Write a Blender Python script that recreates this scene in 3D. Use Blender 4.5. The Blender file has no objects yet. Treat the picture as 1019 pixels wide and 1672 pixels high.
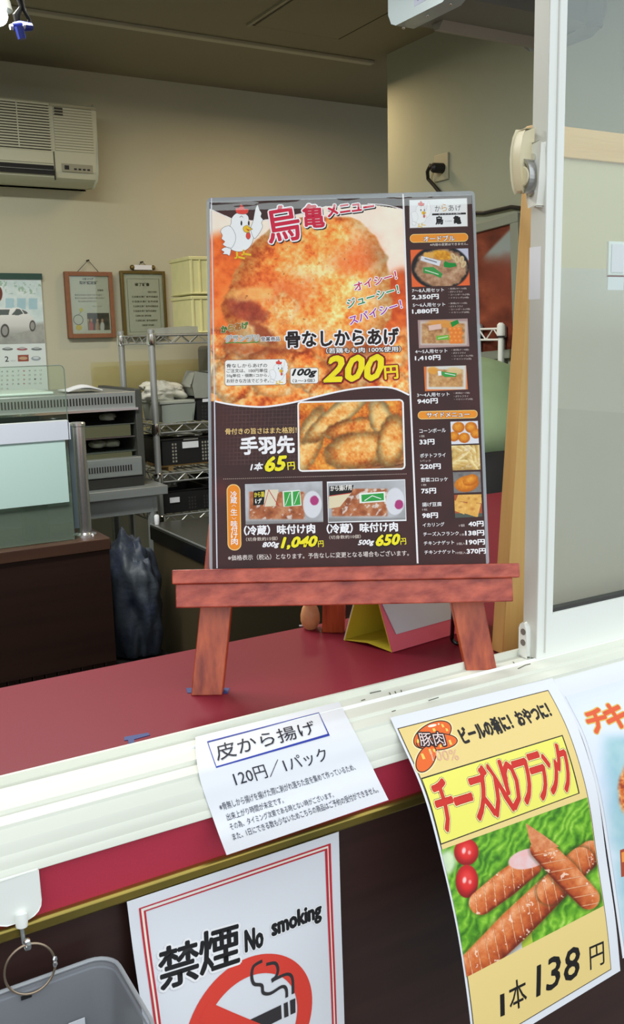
import bpy, math, random
import numpy as np
from mathutils import Vector, Matrix
from mathutils.geometry import tessellate_polygon
from mathutils.bvhtree import BVHTree
PI = math.pi
SC = bpy.context.scene
C = SC.collection
random.seed(7)

# ------------------------------------------------------------------ camera
ZC = 1.43                                   # eye height above the shop floor
FPX = 1522.44
yaw, pit, rol = (math.radians(a) for a in (30.13, 10.557, 1.379))
_F = np.array([math.sin(yaw), math.cos(yaw), 0.0])
_fw = np.array([_F[0]*math.cos(pit), _F[1]*math.cos(pit), -math.sin(pit)])
_r = np.cross(_fw, [0, 0, 1]); _r /= np.linalg.norm(_r)
_d = np.cross(_fw, _r)
CM = np.array([math.cos(rol)*_r+math.sin(rol)*_d, -math.sin(rol)*_r+math.cos(rol)*_d, _fw])
cam_d = bpy.data.cameras.new('camera')
cam_d.sensor_fit = 'VERTICAL'; cam_d.sensor_height = 36; cam_d.sensor_width = 36
cam_d.lens = 36*FPX/1672; cam_d.clip_start = 0.02
cam = bpy.data.objects.new('camera', cam_d); C.objects.link(cam)
cam.matrix_world = Matrix(((CM[0][0], -CM[1][0], -CM[2][0], 0), (CM[0][1], -CM[1][1], -CM[2][1], 0),
                           (CM[0][2], -CM[1][2], -CM[2][2], ZC), (0, 0, 0, 1)))
SC.camera = cam
# ------------------------------------------------------------------ world, lights, exposure
SC.view_settings.view_transform = 'Standard'
SC.view_settings.look = 'None'
SC.view_settings.gamma = 1.0
SC.view_settings.use_curve_mapping = False
SC.view_settings.exposure = 0.0
world = bpy.data.worlds.new('overcast_sky'); SC.world = world; world.use_nodes = True
_nt = world.node_tree; _bg = _nt.nodes['Background']
_tc = _nt.nodes.new('ShaderNodeTexCoord'); _sp = _nt.nodes.new('ShaderNodeSeparateXYZ')
_mr = _nt.nodes.new('ShaderNodeMapRange'); _rp = _nt.nodes.new('ShaderNodeValToRGB')
_nt.links.new(_tc.outputs['Generated'], _sp.inputs[0]); _nt.links.new(_sp.outputs['Z'], _mr.inputs['Value'])
_mr.inputs['From Min'].default_value = -1; _nt.links.new(_mr.outputs[0], _rp.inputs[0])
_e = _rp.color_ramp.elements
_e[0].position = 0.0; _e[0].color = (.16, .16, .155, 1)
_e[1].position = 1.0; _e[1].color = (.93, .97, 1.0, 1)
for p, c in ((.495, (.30, .30, .30, 1)), (.52, (.62, .66, .70, 1)), (.70, (.80, .86, .92, 1))):
    q = _e.new(p); q.color = c
_nt.links.new(_rp.outputs[0], _bg.inputs['Color'])
_bg.inputs['Strength'].default_value = 1.85

def area(name, loc, size, size_y, power, color, rot=(0, 0, 0), spread=PI):
    l = bpy.data.lights.new(name, 'AREA'); l.shape = 'RECTANGLE'; l.size = size; l.size_y = size_y
    l.energy = power; l.color = color; l.spread = spread
    o = bpy.data.objects.new(name, l); C.objects.link(o); o.location = loc; o.rotation_euler = rot
    return o
area('ceiling_tube_light', (0.20, 2.10, ZC+0.93), 1.3, 0.25, 45, (1.0, 1.0, .93))
area('ceiling_tube_light_rear', (1.75, 3.05, ZC+0.90), 0.4, 0.12, 4.0, (1.0, .72, .44))

# ------------------------------------------------------------------ surveying helpers (camera frame: x along the front wall, y into the shop, z from eye level)
def ray(x, y): return CM.T @ np.array([(x-509.5)/FPX, (y-836)/FPX, 1.0])
def onz(x, y, z): v = ray(x, y); return v*(z/v[2])
def ony(x, y, Y): v = ray(x, y); return v*(Y/v[1])
def onx(x, y, X): v = ray(x, y); return v*(X/v[0])
def proj(P):
    c = np.asarray(P) @ CM.T
    return np.stack([509.5+FPX*c[..., 0]/c[..., 2], 836+FPX*c[..., 1]/c[..., 2]], -1)

# ------------------------------------------------------------------ materials
def s2l(c):
    c = np.asarray(c, float)/255.0
    return np.where(c <= .04045, c/12.92, ((c+.055)/1.055)**2.4)
MATS = {}
def mat(name, col, rough=.5, metal=0, spec=.5, noise=None, bump=None, **kw):
    """col is sRGB 0-255; noise=(scale xyz, amount, second colour); bump=(scale, strength)"""
    if name in MATS: return MATS[name]
    m = bpy.data.materials.new(name); m.use_nodes = True; nt = m.node_tree
    b = nt.nodes['Principled BSDF']
    lc = tuple(s2l(col))+(1,)
    b.inputs['Base Color'].default_value = lc
    b.inputs['Roughness'].default_value = rough; b.inputs['Metallic'].default_value = metal
    b.inputs['Specular IOR Level'].default_value = spec
    for k, v in kw.items():
        b.inputs[k.replace('_', ' ')].default_value = v
    if noise or bump:
        tc = nt.nodes.new('ShaderNodeTexCoord'); mp = nt.nodes.new('ShaderNodeMapping')
        nt.links.new(tc.outputs['Object'], mp.inputs[0])
        nz = nt.nodes.new('ShaderNodeTexNoise'); nz.inputs['Detail'].default_value = 6
        nt.links.new(mp.outputs[0], nz.inputs['Vector'])
        sc = noise[0] if noise else bump[0]
        if not hasattr(sc, '__len__'): sc = (sc,)*3
        mp.inputs['Scale'].default_value = sc; nz.inputs['Scale'].default_value = 1
        if noise:
            rp = nt.nodes.new('ShaderNodeValToRGB'); nt.links.new(nz.outputs[0], rp.inputs[0])
            rp.color_ramp.elements[0].position = .5-noise[1]; rp.color_ramp.elements[1].position = .5+noise[1]
            rp.color_ramp.elements[0].color = lc; rp.color_ramp.elements[1].color = tuple(s2l(noise[2]))+(1,)
            nt.links.new(rp.outputs[0], b.inputs['Base Color'])
        if bump:
            n2 = nt.nodes.new('ShaderNodeTexNoise'); n2.inputs['Detail'].default_value = 4
            s2 = bump[0]
            if hasattr(s2, '__len__'):
                mp2 = nt.nodes.new('ShaderNodeMapping'); mp2.inputs['Scale'].default_value = s2
                nt.links.new(tc.outputs['Object'], mp2.inputs[0]); nt.links.new(mp2.outputs[0], n2.inputs['Vector'])
                n2.inputs['Scale'].default_value = 1
            else:
                nt.links.new(tc.outputs['Object'], n2.inputs['Vector']); n2.inputs['Scale'].default_value = s2
            bp = nt.nodes.new('ShaderNodeBump'); bp.inputs['Strength'].default_value = bump[1]
            bp.inputs['Distance'].default_value = .002
            nt.links.new(n2.outputs[0], bp.inputs['Height']); nt.links.new(bp.outputs[0], b.inputs['Normal'])
    MATS[name] = m
    return m
def print_mat(name, rough=.45, spec=.5, coat=0):
    """ink: colour comes from the mesh's own 'ink' attribute"""
    if name in MATS: return MATS[name]
    m = bpy.data.materials.new(name); m.use_nodes = True; nt = m.node_tree
    b = nt.nodes['Principled BSDF']; a = nt.nodes.new('ShaderNodeVertexColor'); a.layer_name = 'ink'
    nt.links.new(a.outputs['Color'], b.inputs['Base Color'])
    b.inputs['Roughness'].default_value = rough; b.inputs['Specular IOR Level'].default_value = spec
    b.inputs['Coat Weight'].default_value = coat; b.inputs['Coat Roughness'].default_value = .06
    MATS[name] = m
    return m
def glass_mat(name, tint, rough=0.0, refl=1.0, body=None):
    """thin clear pane: tinted see-through plus a fresnel reflection; body=(colour, share) adds frosting"""
    if name in MATS: return MATS[name]
    m = bpy.data.materials.new(name); m.use_nodes = True; nt = m.node_tree
    nt.nodes.remove(nt.nodes['Principled BSDF']); out = nt.nodes['Material Output']
    tr = nt.nodes.new('ShaderNodeBsdfTransparent'); tr.inputs[0].default_value = tuple(s2l(tint))+(1,)
    base = tr
    if body:
        df = nt.nodes.new('ShaderNodeBsdfDiffuse'); df.inputs[0].default_value = tuple(s2l(body[0]))+(1,)
        mx = nt.nodes.new('ShaderNodeMixShader'); mx.inputs[0].default_value = body[1]
        nt.links.new(tr.outputs[0], mx.inputs[1]); nt.links.new(df.outputs[0], mx.inputs[2]); base = mx
    gl = nt.nodes.new('ShaderNodeBsdfGlossy'); gl.inputs['Roughness'].default_value = rough; gl.inputs[0].default_value = (.92, 1.0, .95, 1)
    lw = nt.nodes.new('ShaderNodeLayerWeight'); pw = nt.nodes.new('ShaderNodeMath'); pw.operation = 'POWER'; pw.inputs[1].default_value = 5
    nt.links.new(lw.outputs['Facing'], pw.inputs[0])
    mu = nt.nodes.new('ShaderNodeMath'); mu.operation = 'MULTIPLY_ADD'; mu.inputs[1].default_value = .96*refl; mu.inputs[2].default_value = .04*refl
    nt.links.new(pw.outputs[0], mu.inputs[0])
    m2 = nt.nodes.new('ShaderNodeMixShader'); nt.links.new(mu.outputs[0], m2.inputs[0])
    nt.links.new(base.outputs[0], m2.inputs[1]); nt.links.new(gl.outputs[0], m2.inputs[2])
    nt.links.new(m2.outputs[0], out.inputs[0])
    MATS[name] = m
    return m
def wood_mat(name, dark, light, scale, rough=.45, along='x', coat=0):
    if name in MATS: return MATS[name]
    s = {'x': (scale*.06, scale, scale), 'z': (scale, scale, scale*.06), 'y': (scale, scale*.06, scale)}[along]
    m = mat(name, dark, rough, noise=(s, .22, light), bump=(tuple(v*2.2 for v in s), .35))
    m.node_tree.nodes['Principled BSDF'].inputs['Coat Weight'].default_value = coat
    return m
M = dict(
 white_frame=mat('white_frame', (240, 243, 236), .38, noise=((6, 6, 6), .3, (232, 235, 226))),
 frame_dirty=mat('frame_dirty', (228, 230, 216), .5, noise=((4, 10, 10), .35, (216, 218, 203))),
 frame_shade=mat('frame_shade', (206, 206, 196), .4),  # frame white toned down, shade of the side face put into the colour
 gasket=mat('gasket', (50, 48, 46), .6),
 red_top=mat('red_top', (122, 26, 44), .45, spec=.2, noise=((900, 900, 900), .25, (132, 36, 52))),
 red_strip=mat('red_strip', (186, 48, 72), .45, noise=((700, 700, 700), .3, (174, 44, 66))),
 gold=mat('gold', (176, 150, 72), .28, metal=.85, noise=((9, 9, 9), .25, (120, 116, 62)), bump=(35, .15)),
 dark_panel=mat('dark_panel', (44, 26, 22), .32, noise=((3, 3, 60), .3, (60, 37, 31))),
 wall=mat('wall', (194, 191, 167), .9, noise=((3, 3, 3), .35, (185, 183, 161)), bump=(240, .15)),
 wall_olive=mat('wall_olive', (166, 170, 150), .9, noise=((4, 4, 4), .35, (156, 161, 142))),
 ceiling=mat('ceiling', (146, 140, 116), .95, noise=((2, 2, 2), .35, (136, 130, 108)), bump=(200, .2)),
 lino=mat('lino', (70, 66, 62), .5),
 chrome=mat('chrome', (226, 226, 224), .16, metal=1),
 steel=mat('steel', (164, 168, 166), .4, metal=.6, noise=((3, 60, 60), .3, (150, 155, 155))),
 wire=mat('wire', (176, 178, 176), .38, metal=.6),
 black=mat('black', (22, 21, 22), .5), blackgloss=mat('blackgloss', (14, 14, 15), .25),
 dark=mat('dark', (34, 32, 30), .7),
 paper=mat('paper', (226, 228, 232), .55), cream=mat('cream', (222, 212, 176), .45),
 tape_blue=mat('tape_blue', (30, 52, 118), .5),
 wood_easel=None)
M['easel_x'] = wood_mat('easel_wood_cross', (136, 38, 26), (206, 96, 70), 90, .34, 'x', .2)
M['easel_z'] = wood_mat('easel_wood_leg', (130, 38, 16), (206, 98, 50), 90, .34, 'z', .2)
M['beech'] = wood_mat('beech', (206, 160, 92), (222, 180, 112), 60, .45, 'z')
M['beech_x'] = wood_mat('beech_x', (214, 170, 104), (228, 188, 124), 60, .45, 'x')
M['walnut'] = wood_mat('walnut', (32, 18, 14), (46, 27, 20), 18, .4, 'x')
M['glass'] = glass_mat('window_glass', (253, 255, 253), 0, 2.1)

# ------------------------------------------------------------------ mesh builder (coordinates in the camera frame, shifted to the floor on build)
def unit(v): v = np.asarray(v, float); return v/np.linalg.norm(v)
def origin_of(o):
    p = np.zeros(3)
    while o: p += np.array(o.location); o = o.parent
    return p
class MB:
    def __init__(s): s.V = []; s.F = []; s.MI = []; s.mi = 0; s.n = 0
    def add(s, vs, fs):
        o = s.n; s.V += [tuple(map(float, v)) for v in vs]; s.n = len(s.V)
        s.F += [tuple(i+o for i in f) for f in fs]; s.MI += [s.mi]*len(fs)
        return s
    def hexa(s, p):  # 8 points: bottom 4, top 4
        return s.add(p, [(0, 3, 2, 1), (4, 5, 6, 7), (0, 1, 5, 4), (1, 2, 6, 5), (2, 3, 7, 6), (3, 0, 4, 7)])
    def box(s, x0, y0, z0, x1, y1, z1):
        return s.hexa([(x0, y0, z0), (x1, y0, z0), (x1, y1, z0), (x0, y1, z0), (x0, y0, z1), (x1, y0, z1), (x1, y1, z1), (x0, y1, z1)])
    def fbox(s, O, U, V, N, a0, b0, c0, a1, b1, c1):
        P = lambda a, b, c: O+U*a+V*b+N*c
        return s.hexa([P(a0, b1, c0), P(a1, b1, c0), P(a1, b1, c1), P(a0, b1, c1), P(a0, b0, c0), P(a1, b0, c0), P(a1, b0, c1), P(a0, b0, c1)])
    def prism(s, poly, fn, t0, t1):
        """poly of (a,b); fn(a,b,t)->xyz ; closed prism between t0 and t1"""
        n = len(poly); vs = [fn(a, b, t0) for a, b in poly]+[fn(a, b, t1) for a, b in poly]
        fs = [(i, (i+1) % n, n+(i+1) % n, n+i) for i in range(n)]
        tri = tessellate_polygon([[Vector((a, b, 0)) for a, b in poly]])
        fs += [tuple(t) for t in tri]+[tuple(n+i for i in reversed(t)) for t in tri]
        return s.add(vs, fs)
    def tube(s, pts, r, n=8, closed=False):
        pts = [np.asarray(p, float) for p in pts]; m = len(pts); rings = []; prev = None
        rr = r if hasattr(r, '__len__') else [r]*m
        for i, p in enumerate(pts):
            a = pts[(i-1) % m] if (closed or i > 0) else p; b = pts[(i+1) % m] if (closed or i < m-1) else p
            t = unit(b-a)
            if prev is None:
                h = np.array([0, 0, 1.]) if abs(t[2]) < .9 else np.array([1., 0, 0]); u = unit(np.cross(t, h))
            else: u = unit(prev-t*(prev@t))
            prev = u; w = np.cross(t, u)
            rings.append([p+rr[i]*(math.cos(2*PI*k/n)*u+math.sin(2*PI*k/n)*w) for k in range(n)])
        vs = [v for g in rings for v in g]; fs = []
        for i in range(m if closed else m-1):
            j = (i+1) % m
            for k in range(n): fs.append((i*n+k, i*n+(k+1) % n, j*n+(k+1) % n, j*n+k))
        if not closed: fs += [tuple(reversed(range(n))), tuple(range((m-1)*n, m*n))]
        return s.add(vs, fs)
    def lathe(s, c, prof, n=24):
        """prof: (radius, z)"""
        vs = [(c[0]+r*math.cos(2*PI*k/n), c[1]+r*math.sin(2*PI*k/n), c[2]+z) for r, z in prof for k in range(n)]
        m = len(prof); fs = [(i*n+k, i*n+(k+1) % n, (i+1)*n+(k+1) % n, (i+1)*n+k) for i in range(m-1) for k in range(n)]
        fs += [tuple(reversed(range(n))), tuple(range((m-1)*n, m*n))]
        return s.add(vs, fs)
    def ball(s, c, r, n=16, sz=1.0):
        return s.lathe(c, [(max(1e-4, r*math.sin(PI*i/n)), -r*sz*math.cos(PI*i/n)) for i in range(n+1)], n*2)
    def sheet(s, fn, nu, nv, th=0):
        vs = [fn(i/nu, j/nv) for j in range(nv+1) for i in range(nu+1)]; w = nu+1
        fs = [(j*w+i, (j+1)*w+i, (j+1)*w+i+1, j*w+i+1) for j in range(nv) for i in range(nu)]
        if th:
            b = len(vs); vs = [np.asarray(v, float) for v in vs]; nrm = []
            for j in range(nv+1):
                for i in range(nu+1):
                    du = vs[j*w+min(i+1, nu)]-vs[j*w+max(i-1, 0)]; dv = vs[min(j+1, nv)*w+i]-vs[max(j-1, 0)*w+i]
                    nrm.append(unit(np.cross(du, dv)))
            vs = vs+[v+m*th for v, m in zip(vs, nrm)]
            fs = fs+[tuple(b+i for i in reversed(f)) for f in fs]
            e = [(i, i+1) for i in range(nu)]+[(nv*w+i+1, nv*w+i) for i in range(nu)]+[((j+1)*w, j*w) for j in range(nv)]+[(j*w+nu, (j+1)*w+nu) for j in range(nv)]
            fs += [(a, c, b+c, b+a) for a, c in e]
        return s.add(vs, fs)
    def build(s, name, mats, parent=None, bevel=0, loc=None, smooth=35, sub=0, solid=0, kind=None):
        V = np.array(s.V, float); V[:, 2] += ZC
        if parent is not None: org = origin_of(parent); loc_local = (0, 0, 0)
        else:
            lo = V.min(0); hi = V.max(0)
            org = np.array(loc, float) if loc is not None else np.array([(lo[0]+hi[0])/2, (lo[1]+hi[1])/2, lo[2]])
            loc_local = tuple(org)
        me = bpy.data.meshes.new(name); me.from_pydata((V-org).tolist(), [], s.F); me.validate()
        if not isinstance(mats, (list, tuple)): mats = [mats]
        for m in mats: me.materials.append(m)
        if len(me.polygons) == len(s.MI): me.polygons.foreach_set('material_index', s.MI)
        ob = bpy.data.objects.new(name, me); C.objects.link(ob); ob.location = loc_local
        if parent is not None: ob.parent = parent
        me.shade_smooth()
        me.set_sharp_from_angle(angle=math.radians(smooth))
        if bevel:
            b = ob.modifiers.new('bevel', 'BEVEL'); b.width = bevel; b.segments = 2; b.limit_method = 'ANGLE'
            b.angle_limit = math.radians(40)
        if sub:
            b = ob.modifiers.new('sub', 'SUBSURF'); b.levels = sub; b.render_levels = sub
        if kind: ob['kind'] = kind
        return ob
def tag(o, label=None, cat=None, group=None, kind=None):
    if label: o['label'] = label
    if cat: o['category'] = cat
    if group: o['group'] = group
    if kind: o['kind'] = kind
    return o
def thing(name, loc, label=None, cat=None, group=None, kind=None):
    o = bpy.data.objects.new(name, None); C.objects.link(o)
    o.location = (float(loc[0]), float(loc[1]), float(loc[2])+ZC); o.empty_display_size = .05
    return tag(o, label, cat, group, kind)
def copy_tree(o, parent=None, off=None):
    c = o.copy(); C.objects.link(c)
    if parent is not None: c.parent = parent
    if off is not None: c.location = Vector(o.location)+Vector(off)
    for ch in o.children: copy_tree(ch, c)
    return c
def rrect(x0, y0, x1, y1, r, n=5):
    out = []
    for cx, cy, a in ((x1-r, y1-r, 0), (x0+r, y1-r, 90), (x0+r, y0+r, 180), (x1-r, y0+r, 270)):
        for k in range(n+1):
            t = math.radians(a+90*k/n); out.append((cx+r*math.cos(t), cy+r*math.sin(t)))
    return out

# ------------------------------------------------------------------ flat print: sheets, painted pictures, lettering
class Sheet:
    """a printed sheet: S(u,v) -> point, u to the right 0..w, v down 0..h (metres)"""
    def __init__(s, fn, w, h): s.fn = fn; s.w = w; s.h = h
    def S(s, u, v, off=0):
        u = np.asarray(u, float); v = np.asarray(v, float)
        P = s.fn(u, v)
        if np.ndim(off) or off:
            e = 1e-4; n = np.cross(s.fn(u+e, v)-s.fn(u-e, v), s.fn(u, v+e)-s.fn(u, v-e))
            n /= np.linalg.norm(n, axis=-1, keepdims=True)
            P = P-n*np.asarray(off)[..., None]
        return P
    def inv(s, px, py):
        px = np.atleast_1d(np.asarray(px, float)); py = np.atleast_1d(np.asarray(py, float))
        u = np.full(px.shape, s.w/2); v = np.full(px.shape, s.h/2); e = 1e-4
        for _ in range(25):
            p = proj(s.S(u, v)); a = (proj(s.S(u+e, v))-p)/e; b = (proj(s.S(u, v+e))-p)/e
            rx = px-p[..., 0]; ry = py-p[..., 1]; D = a[..., 0]*b[..., 1]-a[..., 1]*b[..., 0]
            u = np.clip(u+np.clip((rx*b[..., 1]-ry*b[..., 0])/D, -.05, .05), -.1, s.w+.1)
            v = np.clip(v+np.clip((a[..., 0]*ry-a[..., 1]*rx)/D, -.05, .05), -.1, s.h+.1)
        return np.stack([u, v], -1)
TXT = []          # (text, offset) -> meshes made in one go
TXT_CACHE = {}
def want(text, bold=0.0, shear=0.0):
    k = (text, bold, shear)
    if k not in TXT_CACHE: TXT_CACHE[k] = None; TXT.append(k)
    return k
def bake_text():
    obs = []
    for k in TXT:
        if TXT_CACHE[k] is not None: continue
        c = bpy.data.curves.new('lettering', 'FONT'); c.body = k[0]; c.size = 1; c.offset = k[1]; c.shear = k[2]; c.resolution_u = 2
        o = bpy.data.objects.new('lettering', c); C.objects.link(o); obs.append((k, o, c))
    bpy.context.view_layer.update(); dg = bpy.context.evaluated_depsgraph_get()
    for k, o, c in obs:
        me = o.evaluated_get(dg).to_mesh(); V = np.empty(len(me.vertices)*3); me.vertices.foreach_get('co', V)
        V = V.reshape(-1, 3)[:, :2].copy(); me.calc_loop_triangles()
        T = np.empty(len(me.loop_triangles)*3, int); me.loop_triangles.foreach_get('vertices', T); T = T.reshape(-1, 3)
        used = np.unique(T); lo = V[used].min(0); hi = V[used].max(0)
        TXT_CACHE[k] = (V, T, lo, hi)
    for k, o, c in obs: bpy.data.objects.remove(o); bpy.data.curves.remove(c)
def refine(P, T, d=.006):
    """split big triangles so that flat ink follows a curved sheet"""
    for _ in range(7):
        v = P[T][:, :, 1]; big = (v.max(1)-v.min(1)) > d
        if not big.any(): break
        B = T[big]; n = len(P); a, b, c = P[B[:, 0]], P[B[:, 1]], P[B[:, 2]]; k = len(B); i = np.arange(k)
        P = np.concatenate([P, (a+b)/2, (b+c)/2, (c+a)/2]); ab, bc, ca = n+i, n+k+i, n+2*k+i
        T = np.concatenate([T[~big], np.stack([B[:, 0], ab, ca], 1), np.stack([ab, B[:, 1], bc], 1), np.stack([ca, bc, B[:, 2]], 1), np.stack([ab, bc, ca], 1)])
    return P, T
class Print:
    def __init__(s, sheet, px=None):
        s.sh = sheet; s.items = []; s.fine = 1; s.Z = (0, 0, 1.0)
    def zone(s, x, y, k): s.Z = (x, y, k)
    def uv(s, pts):
        p = np.asarray(pts, float).reshape(-1, 2); return s.sh.inv(s.Z[0]+p[:, 0]/s.Z[2], s.Z[1]+p[:, 1]/s.Z[2])
    def poly_uv(s, P, col, layer=1):
        P = np.asarray(P, float); tri = tessellate_polygon([[Vector((a, b, 0)) for a, b in P]])
        s.items.append((P, np.array([t for t in tri], int).reshape(-1, 3), s2l(col), layer))
    def poly(s, pts, col, layer=1): s.poly_uv(s.uv(pts), col, layer)
    def rr(s, x0, y0, x1, y1, r, col, layer=1, slope=0):
        s.poly([(x, y+slope*(x-x0)) for x, y in rrect(x0, y0, x1, y1, r)], col, layer)
    def ell(s, cx, cy, rx, ry, col, layer=1, a=0, n=24, t0=0, t1=360):
        a = math.radians(a); P = []
        for k in range(n if t1-t0 == 360 else n+1):
            t = math.radians(t0+(t1-t0)*k/n); x = rx*math.cos(t); y = ry*math.sin(t)
            P.append((cx+x*math.cos(a)-y*math.sin(a), cy+x*math.sin(a)+y*math.cos(a)))
        s.poly(P, col, layer)
    def stroke_uv(s, P, w, col, layer=1, closed=False):
        P = np.asarray(P, float); n = len(P); L = []; R = []
        w = np.broadcast_to(w, (n,))
        for i in range(n):
            a = P[(i-1) % n] if (closed or i) else P[i]; b = P[(i+1) % n] if (closed or i < n-1) else P[i]
            d = (b-a)/max(1e-9, np.linalg.norm(b-a)); m = np.array([-d[1], d[0]])
            k = 1.0
            if 0 < i < n-1 or closed:
                d1 = (P[i]-a)/max(1e-9, np.linalg.norm(P[i]-a)); c = abs(d1@d); k = 1/max(.5, c)
            L.append(P[i]+m*w[i]/2*k); R.append(P[i]-m*w[i]/2*k)
        V = np.array(L+R); T = []
        for i in range(n if closed else n-1):
            j = (i+1) % n; T += [(i, j, n+j), (i, n+j, n+i)]
        s.items.append((V, np.array(T), s2l(col), layer))
    def stroke(s, pts, w, col, layer=1, closed=False, smooth=False):
        pts = np.asarray(pts, float)
        if smooth:
            n = len(pts); out = []
            for i in range(n-1):
                p0 = pts[max(0, i-1)]; p1 = pts[i]; p2 = pts[i+1]; p3 = pts[min(n-1, i+2)]
                for t in np.linspace(0, 1, 5)[:-1]:
                    out.append(.5*((2*p1)+(-p0+p2)*t+(2*p0-5*p1+4*p2-p3)*t*t+(-p0+3*p1-3*p2+p3)*t**3))
            pts = np.array(out+[pts[-1]])
        s.stroke_uv(s.uv(pts), w/1000, col, layer, closed)
    def text(s, t, xl, yl, xr, yr, h, col, layer=3, bold=0.0, shear=0.0, outl=(), fat=0.0, uvh=None):
        """ink box: lower-left (xl,yl) to lower-right (xr,yr), ink height h (zone units); outl=((mm, colour),...) widest first"""
        k = want(t, 0.0, shear)
        A, B, Cc = s.uv([(xl, yl), (xr, yr), (xl-(yl-yr)/max(1, abs(xr-xl))*0, yl-h)])
        _d = unit(B-A); s.items.append(('T', k, A, B, abs((Cc-A)@np.array([_d[1], -_d[0]])) if uvh is None else uvh, s2l(col), layer, [(w/1000, s2l(c)) for w, c in outl], fat/1000, (Cc-A), bold))
    def vtext(s, t, x0, y0, x1, y1, size, col, layer=3, bold=0):
        n = len(t)
        for i, ch in enumerate(t):
            x = x0+(x1-x0)*i/(n-1); y = y0+(y1-y0)*i/(n-1)
            if ch in '（）':
                s.stroke([(x-size*.32, y+(-.1 if ch == '）' else .1)*size), (x, y+(.2 if ch == '）' else -.2)*size), (x+size*.32, y+(-.1 if ch == '）' else .1)*size)], .35, col, layer, smooth=True)
            else: s.text(ch, x-size/2, y+size/2, x+size/2, y+size/2, size, col, layer, bold)
    def picture(s, quad_uv, nu, nv, paint, layer=1):
        """quad_uv TL,TR,BR,BL in metres; paint(PX, PY) -> rgb 0..1 sRGB on photo-pixel coordinates"""
        s.items.append(('P', np.asarray(quad_uv, float), nu, nv, paint, layer))
    def pic(s, pts, paint, layer=1, d=1.0):
        q = s.uv(pts); p = np.asarray(pts, float)/s.Z[2]
        nu = int(max(np.linalg.norm(p[1]-p[0]), np.linalg.norm(p[2]-p[3]))/d)+2; nv = int(max(np.linalg.norm(p[3]-p[0]), np.linalg.norm(p[2]-p[1]))/d)+2
        s.picture(q, nu, nv, paint, layer)
    def build(s, name, parent, m, eps=.00012, only=None):
        VV = []; FF = []; CC = []; LL = []; n = 0; quads = []
        def put(P, T, c, layer):
            nonlocal n
            P, T = refine(P, T)
            VV.append(P); LL.append(np.full(len(P), float(layer))); FF.append(T+n); CC.append(np.broadcast_to(c, (len(P), 3))); n += len(P)
        for it in s.items:
            if isinstance(it[0], str) and it[0] == 'T':
                _, k, A, B, h, col, layer, outl, fat, up, *bo = it; bold_ = bo[0] if bo else 0
                V, T, lo, hi = TXT_CACHE[k]
                d = B-A; u = (V[:, 0]-lo[0])/(hi[0]-lo[0]); v = (V[:, 1]-lo[1])/(hi[1]-lo[1])
                perp = np.array([d[1], -d[0]]); perp /= np.linalg.norm(perp)
                upv = perp*h; h_ = h if (hi[1]-lo[1]) > .4 else h/.8; fat = fat+bold_*min(h_, .02)*.8
                P = A+u[:, None]*d+v[:, None]*upv
                for q, (w, c) in enumerate(outl):
                    w = w+fat
                    for a in range(10):
                        t = 2*PI*a/10; put(P+np.array([math.cos(t), math.sin(t)])*w, T, c, layer-.7+.3*q/max(1, len(outl))+a*.002)
                if fat > 3e-5:
                    for a in range(6):
                        t = 2*PI*a/6; put(P+np.array([math.cos(t), math.sin(t)])*fat, T, col, layer-.01+a*.001)
                put(P, T, col, layer)
            elif isinstance(it[0], str):
                _, q, nu, nv, paint, layer = it
                a, b = np.meshgrid(np.linspace(0, 1, nu), np.linspace(0, 1, nv))
                a = a[..., None]; b = b[..., None]
                P = ((q[0]*(1-a)+q[1]*a)*(1-b)+(q[3]*(1-a)+q[2]*a)*b).reshape(-1, 2)
                pp = proj(s.sh.S(P[:, 0], P[:, 1])); col = np.clip(paint(pp[:, 0], pp[:, 1]), 0, 1)
                i = np.arange((nu-1)*(nv-1)); r = i//(nu-1); c = i % (nu-1); o = r*nu+c
                quads.append((np.stack([o, o+nu, o+nu+1, o+1], 1)+n))
                VV.append(P); LL.append(np.full(len(P), float(layer))); CC.append(s2l(col*255)); n += len(P)
            else: put(*it)
        P = np.concatenate(VV); L = np.concatenate(LL); W = s.sh.S(P[:, 0], P[:, 1], L*eps+.0002)
        W = W+np.array([0, 0, ZC])-origin_of(parent)
        faces = []
        T = np.concatenate(FF) if FF else np.zeros((0, 3), int)
        # every triangle faces outwards
        if len(T):
            a = P[T[:, 1]]-P[T[:, 0]]; b = P[T[:, 2]]-P[T[:, 0]]; flip = (a[:, 0]*b[:, 1]-a[:, 1]*b[:, 0]) > 0
            T[flip] = T[flip][:, ::-1]
        Q = np.concatenate(quads) if quads else np.zeros((0, 4), int)
        me = bpy.data.meshes.new(name)
        me.vertices.add(len(W)); me.vertices.foreach_set('co', W.ravel())
        nl = len(T)*3+len(Q)*4; me.loops.add(nl); me.loops.foreach_set('vertex_index', np.concatenate([T.ravel(), Q.ravel()]))
        me.polygons.add(len(T)+len(Q))
        me.polygons.foreach_set('loop_start', np.concatenate([np.arange(len(T))*3, len(T)*3+np.arange(len(Q))*4]))
        me.update(calc_edges=True)
        at = me.color_attributes.new('ink', 'FLOAT_COLOR', 'POINT')
        col = np.ones((len(W), 4)); col[:, :3] = np.concatenate(CC); at.data.foreach_set('color', col.ravel())
        me.materials.append(m)
        ob = bpy.data.objects.new(name, me); C.objects.link(ob); ob.parent = parent
        return ob

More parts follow.
